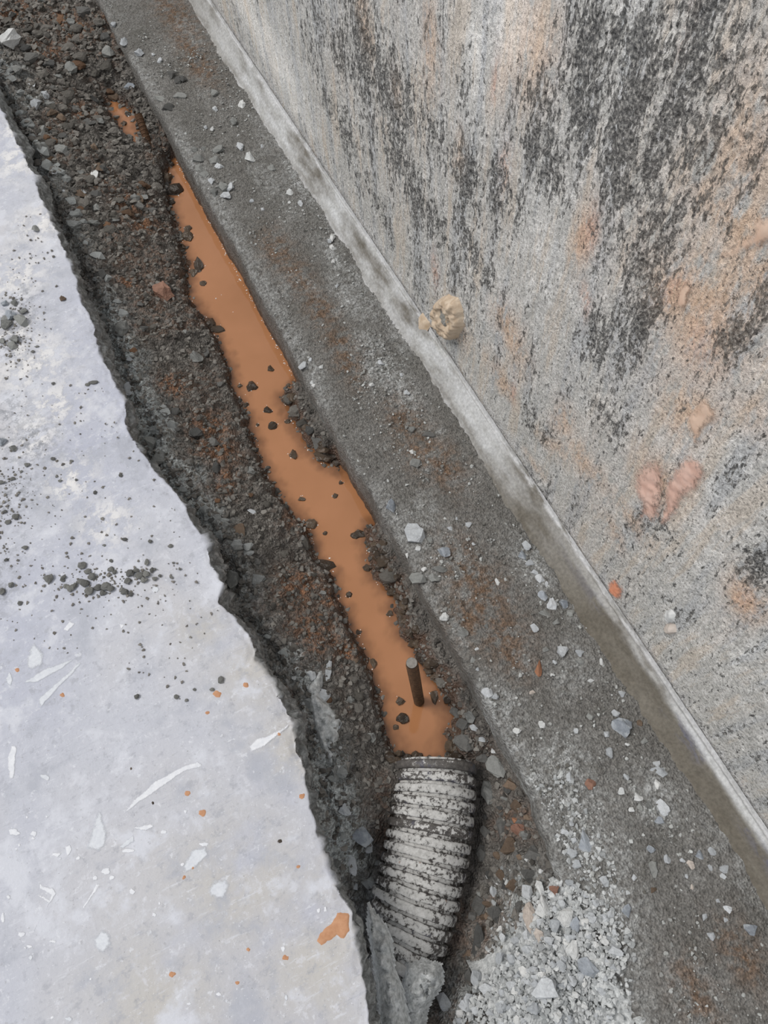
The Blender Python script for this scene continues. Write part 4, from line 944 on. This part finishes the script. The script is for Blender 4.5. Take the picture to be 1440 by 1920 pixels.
# side points to +side when walking from the mouth; angle 0 = +side, 90deg = up
NR = 20; pitch = (PLEN * 0.97) / NR
lsign = 1 if frame(PLEN * 0.5)[2][0] < 0 else -1       # which side is the slab side
SQ = 0.94
def ring_pts(s, r, angs):
    p, t, sd, up = frame(s)
    return p + r * (np.cos(angs)[:, None] * sd * lsign + SQ * np.sin(angs)[:, None] * up)
tear_s = PLEN * 0.60
def open_ang(s, j=0.0):                                  # slab-side part torn off beyond tear_s
    if s < tear_s: return None
    k = min(1, (s - tear_s) / (PLEN * 0.22))
    return math.radians(30 + 55 * k + 14 * math.sin(s * 420 + j))
def sweep_band(name, s0, prof, a0, a1, n, closed, seed, coat):
    angs = np.linspace(a0, a1, n, endpoint=not closed)
    jit = np.array([0.0012 * (fbm(np.array([a * 2.0]), np.array([seed * 3.1]), 2, 140)[0] - 0.5) * 2 for a in angs])
    rows = []
    for ds, r in prof:
        rows.append(ring_pts(s0 + ds, r, angs) + jit[:, None] * 0.8)
    Pm = np.array(rows)                                   # (k, n, 3)
    if closed: Pm = np.concatenate([Pm, Pm[:, :1]], 1)
    Pm = Pm - AX[0]
    me = grid_mesh(name, Pm, dict(coat=np.full(Pm.shape[:2], coat)))
    return link(name, me, M['pipe'], pipe)
h = pitch
for i in range(NR):
    s = 0.006 + i * pitch + pitch * 0.35
    w = pitch * 0.37
    prof = [(-w, RI - 0.001), (-w * 0.98, RO - 0.003), (-w * 0.80, RO - 0.0008), (-w * 0.4, RO), (w * 0.4, RO), (w * 0.80, RO - 0.0008), (w * 0.98, RO - 0.003), (w, RI - 0.001)]
    coat = -0.45 if i == 0 else (-0.16 if i == 1 else (-0.20 if i == 5 else random.uniform(-0.06, 0.10) + (0.2 if i > 14 else 0)))
    oa = open_ang(s, i)
    if oa is None: sweep_band('rib', s, prof, 0, 2 * math.pi, 64, True, i, coat)
    else: sweep_band('rib', s, prof, oa, math.radians(300), 48, False, i, coat)
ss = np.linspace(0.002, PLEN, 90); na = 73
angs = np.linspace(0, 2 * math.pi, na)
Pm = np.array([ring_pts(s, RI, angs) for s in ss]) - AX[0]
keep = np.ones((len(ss) - 1, na - 1), bool)
for i, s in enumerate(ss[:-1]):
    oa = open_ang(s)
    if oa is not None: keep[i] = (angs[:-1] > oa - 0.1) & (angs[:-1] < math.radians(300))
tube = link('tube_wall', grid_mesh('tube_wall', Pm, dict(coat=np.full(Pm.shape[:2], -0.02)), keep=keep), M['pipe'], pipe)
Pin = np.array([ring_pts(s, RI - 0.003, angs) for s in ss]) - AX[0]
link('tube_lining', grid_mesh('tube_lining', Pin, dict(coat=np.full(Pm.shape[:2], -0.3)), keep=keep, flip=True), M['pipe'], pipe)
# torn flap bent inwards at the break
fr = frame(tear_s + 0.006)
fl = []
for a in np.linspace(0.05, 1.25, 14):
    for k, (ds, r) in enumerate([(-0.012, RI + 0.003), (0.002, RI), (0.014, RI - 0.012 - 0.006 * math.sin(a * 9)), (0.022, RI - 0.024 - 0.006 * math.sin(a * 7))]):
        fl.append(ring_pts(tear_s + ds, r, np.array([a]))[0] - AX[0])
fl = np.array(fl).reshape(14, 4, 3)
link('torn_flap', grid_mesh('torn_flap', fl, dict(coat=np.full((14, 4), 0.05))), M['pipe'], pipe)

# ------------------------------------------------------------------ blobs: lumpy patches lying on a surface
def patch(name, outline, height, mat, parent, res=0.004, surf='z', level=ZS, bumpy=0.4, seed=1, soft=0.35, relief=None, extra=None, lift=0.0004):
    """thin lump with a ragged outline. outline: (N,2) world coords in (X,Y) for surf z or (Y,Z) for surf x"""
    P = np.asarray(outline, float); lo = P.min(0) - res * 2; hi = P.max(0) + res * 2
    a = np.arange(lo[0], hi[0] + res, res); b = np.arange(lo[1], hi[1] + res, res)
    A, B = np.meshgrid(a, b)
    wob = res * 2.2
    ex = max(hi[0] - lo[0], hi[1] - lo[1])
    fq = min(6.0 / ex, 0.2 / res)
    d = poly_sdf(A + wob * (fbm(A * fq, B * fq, 3, seed) - .5), B + wob * (fbm(A * fq, B * fq, 3, seed + 9) - .5), P)
    inner = max(-d.min(), 1e-4)
    t = np.clip(-d / (inner * soft), 0, 1)
    H = height * np.sqrt(t * (2 - t)) * (1 + bumpy * 2 * (fbm(A * fq * 2.5, B * fq * 2.5, 4, seed + 3) - .5))
    if relief is not None: H = H + relief(A, B) * t
    H = np.where(d < 0, H + np.minimum(lift, -d), -d * 0.6)
    keep = (d < res * 2.0); keep = keep[:-1, :-1] & keep[1:, 1:] & keep[1:, :-1] & keep[:-1, 1:]
    if not keep.any(): return None
    lev = level(A, B) if callable(level) else level
    if surf == 'z': V = np.stack([A, B, lev + H], -1); fl_ = False
    else: V = np.stack([lev - H, A, B], -1); fl_ = True
    me = grid_mesh(name, V, dict(cover=t), keep=keep, flip=fl_)
    bm = bmesh.new(); bm.from_mesh(me); bmesh.ops.delete(bm, geom=[v for v in bm.verts if not v.link_faces], context='VERTS'); bm.to_mesh(me); bm.free()
    return link(name, me, M[mat], parent)
def slab_level(A, B): return ZS + 0.003 * (fbm(A * 6, B * 6, 3, 86) - 0.5)
def ell(x, y, w, h, ang=0, n=14, j=0.2, seed=0):
    r = np.random.default_rng(seed + int(x * 7 + y)); a = np.linspace(0, 2 * math.pi, n, endpoint=False)
    k = 1 + j * (r.random(n) - 0.5) * 2
    px = k * np.cos(a) * w / 2; py = k * np.sin(a) * h / 2; ca, sa = math.cos(ang), math.sin(ang)
    return np.stack([x + px * ca - py * sa, y + px * sa + py * ca], 1)
def on_slab(name, pts, mat, height=0.0007, res=0.0016, seed=1, bumpy=0.3):
    w = at_z([p[0] for p in pts], [p[1] for p in pts], ZS)[:, :2]
    return patch(name, w, height, mat, slab, res, 'z', slab_level, bumpy, seed, 0.5, lift=0.0003)
# orange mud splashes
on_slab('mud_splash', [(632,1712),(652,1716),(655,1745),(643,1756),(630,1752),(620,1762),(603,1771),(595,1765),(606,1742),(622,1733)], 'mud', 0.0012)
for i, (x, y, w) in enumerate([(407,1302,15),(460,1284,8),(32,1256,9),(380,1524,14),(352,1487,11),(389,1336,8),(323,1827,12),(535,1796,11),(523,1376,6),(566,1493,11),(560,1625,6),(345,1645,6),(362,1628,5),(117,1303,8),(445,1843,8),(465,1780,7)]):
    on_slab('mud_drop', ell(x, y, w, w * 0.85, seed=i), 'mud', 0.0006, 0.0012, i)
# white plaster marks
marks = [[(420,1465),(383,1436),(345,1448),(300,1480),(262,1505),(222,1536),(250,1500),(290,1465),(335,1440),(372,1425)],
 [(465,1400),(480,1385),(510,1375),(545,1356),(540,1366),(515,1385),(490,1405),(470,1410)],
 [(14,1420),(22,1395),(32,1400),(31,1430),(27,1462),(18,1460)],
 [(48,1235),(62,1200),(75,1215),(85,1230),(80,1248),(60,1258),(50,1255)],
 [(10,1275),(18,1258),(26,1275),(20,1290)],
 [(118,1180),(130,1165),(142,1168),(128,1185)], [(228,1180),(220,1165),(235,1172)],
 [(160,1592),(180,1518),(190,1520),(203,1560),(200,1585),(185,1600)],
 [(220,1590),(250,1562),(252,1578),(230,1592)], [(340,1625),(360,1592),(388,1585),(392,1605),(365,1630),(348,1640)],
 [(390,1665),(400,1648),(425,1645),(432,1660),(425,1685),(405,1690),(392,1680)],
 [(172,1762),(188,1742),(205,1745),(212,1770),(195,1790),(176,1780)],
 [(48,1642),(75,1655),(88,1668),(75,1668),(74,1658)], [(75,1660),(100,1665),(106,1675),(95,1692),(75,1725),(64,1748),(62,1744),(85,1705),(95,1680),(78,1668)],
 [(70,1675),(95,1690),(92,1694),(72,1680)], [(190,1654),(158,1703),(155,1702),(180,1660)],
 [(240,1553),(280,1545),(292,1550),(275,1558)], [(35,1285),(80,1255),(120,1240),(150,1230),(120,1252),(70,1280)],
 [(70,1310),(110,1275),(150,1240),(155,1245),(110,1290),(76,1330)], [(130,1095),(150,1090),(140,1100)]]
for i, p in enumerate(marks): on_slab('plaster_smear', p, 'palep' if i in (3, 4, 7, 8, 10, 11, 17, 18, 9) else 'white', 0.0002, 0.0016, 20 + i, 0.5)
for i, (x, y, w, h) in enumerate([(26,1560,22,16),(63,1563,14,12),(105,1602,18,12),(128,1594,14,22),(147,1609,10,8),(113,1610,5,5),(178,1647,12,10),(198,1634,20,14),(210,1645,10,9),(240,1595,26,8),(248,1671,13,13),(289,1715,10,9),(300,1693,6,6),(348,1521,7,7),
     (382,1583,20,8),(342,1620,8,8),(307,1560,13,10),(51,1532,5,5),(87,1531,4,4),(40,1752,15,10),(55,1775,14,6),(47,1777,6,5),(100,1765,18,5),(531,1778,10,12),(57,1795,9,12),(16,1682,8,7),(85,1457,20,14),(291,1105,17,15),(5,1720,7,22),
     (170,1835,6,6),(98,1907,7,6),(128,1910,14,10),(537,1870,7,14),(410,1865,12,8),(354,1882,8,6),(610,1705,6,12),(598,1708,8,10),(62,1572,8,6),(36,1585,6,5),(30,1592,7,4)]):
    on_slab('plaster_drop', ell(x, y, w, h, seed=i), 'palep' if i in (27, 26, 24, 31, 32) else 'white', 0.0003, 0.0013, 60 + i)
for i, (x, y, w, h) in enumerate([(525,1577,7,7),(246,1441,5,5),(287,1506,5,5)]): on_slab('tar_spot', ell(x, y, w, h), 'k', 0.0007, 0.0012, 110 + i)

# cement spilt beside and into the torn pipe
SPILL = [([(690,1695),(715,1732),(733,1760),(738,1820),(756,1860),(765,1920),(760,1980),(720,1980),(712,1880),(703,1800),(690,1740)], [-0.03, -0.028, -0.04, -0.06], 'pale hardened cement ledge between slab edge and torn pipe'),
         ([(764,1808),(790,1800),(826,1812),(828,1845),(806,1888),(796,1930),(762,1960),(752,1900),(757,1840)], [-0.09, -0.060, -0.062, -0.05], 'grey cement lump covering the lowest end of the pipe')]
for i, (pts, lv, lab) in enumerate(SPILL):
    w = at_z([p[0] for p in pts], [p[1] for p in pts], -0.04)[:, :2]
    sp = patch('cement_spill', w, 0.016, 'cement', None, 0.0028, 'z', lambda A, B: np.interp(B, [-0.30, -0.14, -0.06, 0.02], lv), 0.9, 33 + i, 0.5,
               lambda A, B: 0.018 * (fbm(A * 45, B * 45, 4, 34 + i, 0.65) - 0.5) + 0.014 * (worley(A * 60 + fbm(A * 90, B * 90, 2, 3), B * 60, 35 + i)[2] - 0.5), lift=0.02)
    tag(sp, lab, 'cement')
for i, pts in enumerate([[(596,1250),(612,1240),(600,1300),(640,1345),(632,1392),(622,1440),(600,1400),(585,1350),(572,1290)]]):
    w = at_z([p[0] for p in pts], [p[1] for p in pts], -0.03)[:, :2]
    o = patch('cement_crust', w, 0.012, 'cement', None, 0.003, 'z', lambda A, B: soil_h(A, B, False) - 0.006, 0.9, 36, 0.5, lambda A, B: 0.014 * (fbm(A * 60, B * 60, 4, 37, 0.65) - 0.5) + 0.010 * (worley(A * 70, B * 70, 38)[2] - 0.5), lift=0.008)
    tag(o, 'pale cement crust on the near earth bank below the slab edge', 'cement')

# ------------------------------------------------------------------ steel bars
def rebar(p0, p1, r, label):
    p0 = np.array(p0); p1 = np.array(p1); ax = p1 - p0; L = np.linalg.norm(ax); ax = ax / L
    root = empty('steel_rebar', tuple(p0)); tag(root, label, 'rebar', None)
    sx = np.cross(ax, [0, 1, 0.0]); sx /= np.linalg.norm(sx); sy = np.cross(ax, sx)
    n = 20; a = np.linspace(0, 2 * math.pi, n + 1)
    zz = np.linspace(-0.03, L, 24)
    circ = np.cos(a)[:, None] * sx + np.sin(a)[:, None] * sy
    rr = r * (1 + 0.05 * (fbm(np.repeat(zz[:, None] * 120, n + 1, 1), np.repeat((np.minimum(a, 2 * math.pi - a) * 2)[None], 24, 0), 2, 150) - 0.5))
    Pm = zz[:, None, None] * ax + rr[..., None] * circ[None]
    bar = link('bar', grid_mesh('bar', Pm), M['rustbar'], root)
    cap = np.stack([np.repeat((L * ax)[None], n + 1, 0), L * ax + 0.0008 * ax + r * 0.96 * circ, ], 0)
    cap[0] += 0.0012 * ax
    link('cut_end', grid_mesh('cut_end', cap), M['cut'], bar)
    k = int((L + 0.02) / 0.0095)
    for i in range(k):                                     # slanted deformation ribs
        z0 = -0.015 + i * 0.0095
        if z0 > L - 0.006: break
        rows = []
        for dz, dr in ((-0.0017, 0.0), (-0.0006, 0.0011), (0.0006, 0.0011), (0.0017, 0.0)):
            zr = z0 + dz + 0.003 * np.sin(a)
            rows.append(zr[:, None] * ax + (r + dr) * circ)
        link('bar_rib', grid_mesh('bar_rib', np.array(rows)), M['rustbar'], bar)
    return root
b0 = at_z(786, 1316, ZW)[0]
d = rays(772, 1243)[0]; tq = (b0[:2] @ d[:2]) / (d[:2] @ d[:2]); t1 = CAM + d * tq
rebar(b0, t1, 0.0092, 'rusty steel rebar standing in the near water above the pipe')
b0 = at_z(292, 308, ZW)[0]; t1 = at_z(259, 214, ZW + 0.10)[0]
rebar(b0, t1, 0.0105, 'dark rusty rebar leaning in the far puddle against the footing')

# ------------------------------------------------------------------ things on the wall
def yz(pts):
    return at_x([p[0] for p in pts], [p[1] for p in pts], XW - 0.006)[:, 1:]
lump = empty('foam_lump', tuple(at_x(842, 595, XW)[0])); tag(lump, 'lumpy tan foam dab around a tie hole at the wall foot', 'foam')
def shift(o, root):
    o.parent = root; o.matrix_parent_inverse = Matrix.Translation(-root.location)
    return o
out = yz([(822,562),(838,553),(856,560),(864,585),(866,612),(856,634),(842,638),(828,622),(818,600),(815,578)])
cc = out.mean(0)
def crater(A, B): return -0.016 * np.exp(-(((A - cc[0]) / 0.016) ** 2 + ((B - cc[1] - 0.004) / 0.020) ** 2)) + 0.007 * (fbm(A * 60, B * 60, 3, 7) - 0.5)
shift(patch('foam_ring', out, 0.016, 'tan', None, 0.0022, 'x', wall_x, 0.5, 51, 0.5, crater, lift=0.006), lump)
out2 = yz([(832,572),(846,566),(856,580),(857,602),(848,616),(836,618),(826,600)])
shift(patch('hole_plug', out2, 0.008, 'gap', None, 0.002, 'x', lambda A, B: wall_x(A, B) - 0.006, 0.7, 52, 0.5, lift=0.002), lump)
fw = at_x([786,800,818,826,815,798,786], [604,596,592,606,618,624,616], 0.515)
def fil_z(A, B): return 0.0 + (np.clip((A - 0.476) / 0.052, 0, 1) ** 1.25) * 0.060 - 0.004
fp = at_z([786,800,826,840,828,815,798,786], [604,594,578,598,612,620,624,616], 0.035)[:, :2]
shift(patch('foam_drip', fp, 0.006, 'tan', None, 0.0022, 'z', fil_z, 0.4, 53, 0.5, lift=0.003), lump)
WALLMARKS = [
 ('mortar_smear', [(1183,885),(1200,864),(1228,862),(1243,882),(1242,930),(1236,975),(1224,985),(1208,978),(1192,985),(1194,940),(1180,912)], 'pinkm', 0.0022, 'left lobe of the pink two-lobed mortar smear on the wall', 'smear'),
 ('mortar_smear', [(1240,908),(1260,880),(1280,854),(1308,860),(1322,895),(1302,928),(1278,938),(1266,965),(1244,990),(1230,982),(1240,935)], 'pinkm', 0.0024, 'right lobe of the pink two-lobed mortar smear on the wall', 'smear'),
 ('mortar_smear', [(1280,780),(1300,765),(1312,745),(1330,760),(1340,785),(1318,800),(1306,830),(1298,850),(1292,815)], 'peach', 0.0018, 'peach mortar smear with a drip above the pink two-lobed smear', 'smear'),
 ('mortar_smear', [(1335,480),(1370,465),(1405,440),(1405,415),(1440,400),(1480,390),(1480,450),(1440,462),(1400,472),(1360,490)], 'peach', 0.0024, 'large sloping peach mortar smear at the right frame edge', 'smear'),
 ('mortar_smear', [(1270,540),(1282,530),(1292,545),(1282,580),(1270,585),(1262,570)], 'peach', 0.0015, 'small peach smear on the wall left of the wide peach stain', 'smear'),
 ('paint_mark', [(1135,1100),(1140,1088),(1150,1085),(1158,1098),(1166,1105),(1163,1125),(1155,1128),(1146,1120),(1138,1114)], 'orange', 0.002, 'bright orange spray mark low on the wall by the fillet', 'paint'),
 ('mortar_dab', [(1244,1150),(1254,1146),(1260,1154),(1258,1166),(1250,1168),(1244,1160)], 'w', 0.007, 'upper of two small whitish mortar dabs on the lower wall', 'mortar'),
 ('mortar_dab', [(1244,1178),(1252,1173),(1261,1178),(1260,1187),(1250,1190)], 't', 0.007, 'lower of two small whitish mortar dabs on the lower wall', 'mortar'),
 ('mortar_dab', [(1216,806),(1230,790),(1252,795),(1262,800),(1240,812),(1236,822),(1222,818)], 'peach', 0.0, '', '')]
for i, (nm, pts, mt, hgt, lab, cat) in enumerate(WALLMARKS):
    if not lab: continue
    o = patch(nm, yz(pts), hgt, mt, None, 0.0025, 'x', lambda A, B: wall_x(A, B) - 0.0012, 0.35, 200 + i, 1.0, lift=0.0)
    if o: tag(o, lab, cat)

# ------------------------------------------------------------------ labels for the many stones: told apart by their place beside things one can find
LAND = [  # (x, y in the photo, short name)
 (772,1250,'near upright rebar'),(275,255,'far leaning rebar'),(815,1440,'pipe mouth'),(760,1700,'torn end of the pipe'),(842,595,'tan foam lump'),(308,547,'broken tan brick'),(20,78,'large whitish corner rock'),
 (778,1002,'biggest footing stone'),(1035,1133,'row of three pale stones'),(1167,1366,'large round blue-grey stone'),(1242,1514,'large notched pale stone'),(1107,1471,'red-brown footing bit'),
 (1096,1578,'pointed blue-grey shard'),(1407,1744,'corner blue-grey stone'),(470,297,'large pale far block'),(543,363,'white stone by the fillet'),(453,197,'lone white far stone'),(568,687,'pale rounded edge stone'),
 (803,815,'dark flat footing stone'),(833,1157,'lone white edge stone'),(933,1092,'white teardrop stone'),(1010,1253,'orange clay streak'),(448,997,'round brown bank stone'),(437,1090,'large grey under-slab stone'),
 (615,1258,'upright pale bank stone'),(678,1568,'largest blue-grey hollow rock'),(660,1613,'long pale shard'),(931,1439,'large rounded grey stone'),(972,1557,'orange-red brick fragment'),(897,1765,'long dark standing stone'),
 (597,830,'dark small-bank stone'),(755,1167,'wet black upright stone'),(1018,1700,'large white heap stone'),(991,1721,'long pinkish-tan heap stone'),(1073,1780,'cream-white heap stone'),(1103,1813,'broad blue-grey heap stone'),
 (1018,1850,'largest pale heap lump'),(832,1877,'triangular fragment by the pipe'),(178,328,'lone white bank pebble'),(228,617,'pale dusty slab-side lump'),(368,670,'grey-brown half-sunk stone'),(635,1740,'large orange mud splash'),
 (291,1105,'round white slab drop'),(407,1302,'orange slab mud drop'),(65,1235,'pale slab smear')]
def to_px(P):
    v = (np.asarray(P) - CAM) @ R
    return 720 + F_PX * v[0] / -v[2], 960 - F_PX * v[1] / -v[2]
ORD = ['nearest', 'second nearest', 'third nearest', 'fourth nearest', 'fifth nearest', 'sixth nearest', 'seventh nearest', 'eighth nearest', 'ninth nearest', 'tenth nearest', 'eleventh nearest', 'twelfth nearest', 'thirteenth nearest', 'fourteenth nearest', 'fifteenth nearest', 'sixteenth nearest', 'seventeenth nearest', 'eighteenth nearest']
GROUPS = dict(footing='stones strewn on the footing', bank='stones and clods in the trench earth', water='stones poking out of the muddy water', rubble='stones of the pale rubble heap', slab='stones and crumbs on the slab', edge='broken concrete along the slab edge')
LL = np.array([(x, y) for x, y, _ in LAND], float)
buckets = {}
for o, P, kind, zone, own in PLACED:
    o['group'] = GROUPS.get(zone, 'stones')
    if own: continue
    x, y = to_px(P); d = np.hypot(LL[:, 0] - x, LL[:, 1] - y); i = int(np.argmin(d))
    dx, dy = x - LL[i, 0], y - LL[i, 1]
    rel = ('above' if dy < 0 else 'below') if abs(dy) > 2.2 * abs(dx) else ('left of' if dx < 0 else 'right of') if abs(dx) > 2.2 * abs(dy) else ('upper ' if dy < 0 else 'lower ') + ('left of' if dx < 0 else 'right of')
    noun = {'clod': 'clod', 'rclod': 'clod', 'crumb': 'crumb', 'frag': 'fragment', 'r': 'brick bit', 'o': 'clay lump'}.get(kind, 'stone' if zone != 'footing' or kind in 'gdb' else 'chip')
    what = (WORD[kind] + ' ' + noun) if zone != 'water' else 'wet stone in the water'
    buckets.setdefault((what, LAND[i][2], rel), []).append((d[i], o))
for (what, land, rel), L in buckets.items():
    L.sort(key=lambda t: t[0])
    for k, (_, o) in enumerate(L):
        side = rel
        if len(L) == 1: o['label'] = what + ' ' + side + ' the ' + land
        else: o['label'] = (ORD[k] if k < len(ORD) else 'farther') + ' ' + what + ' ' + side + ' the ' + land
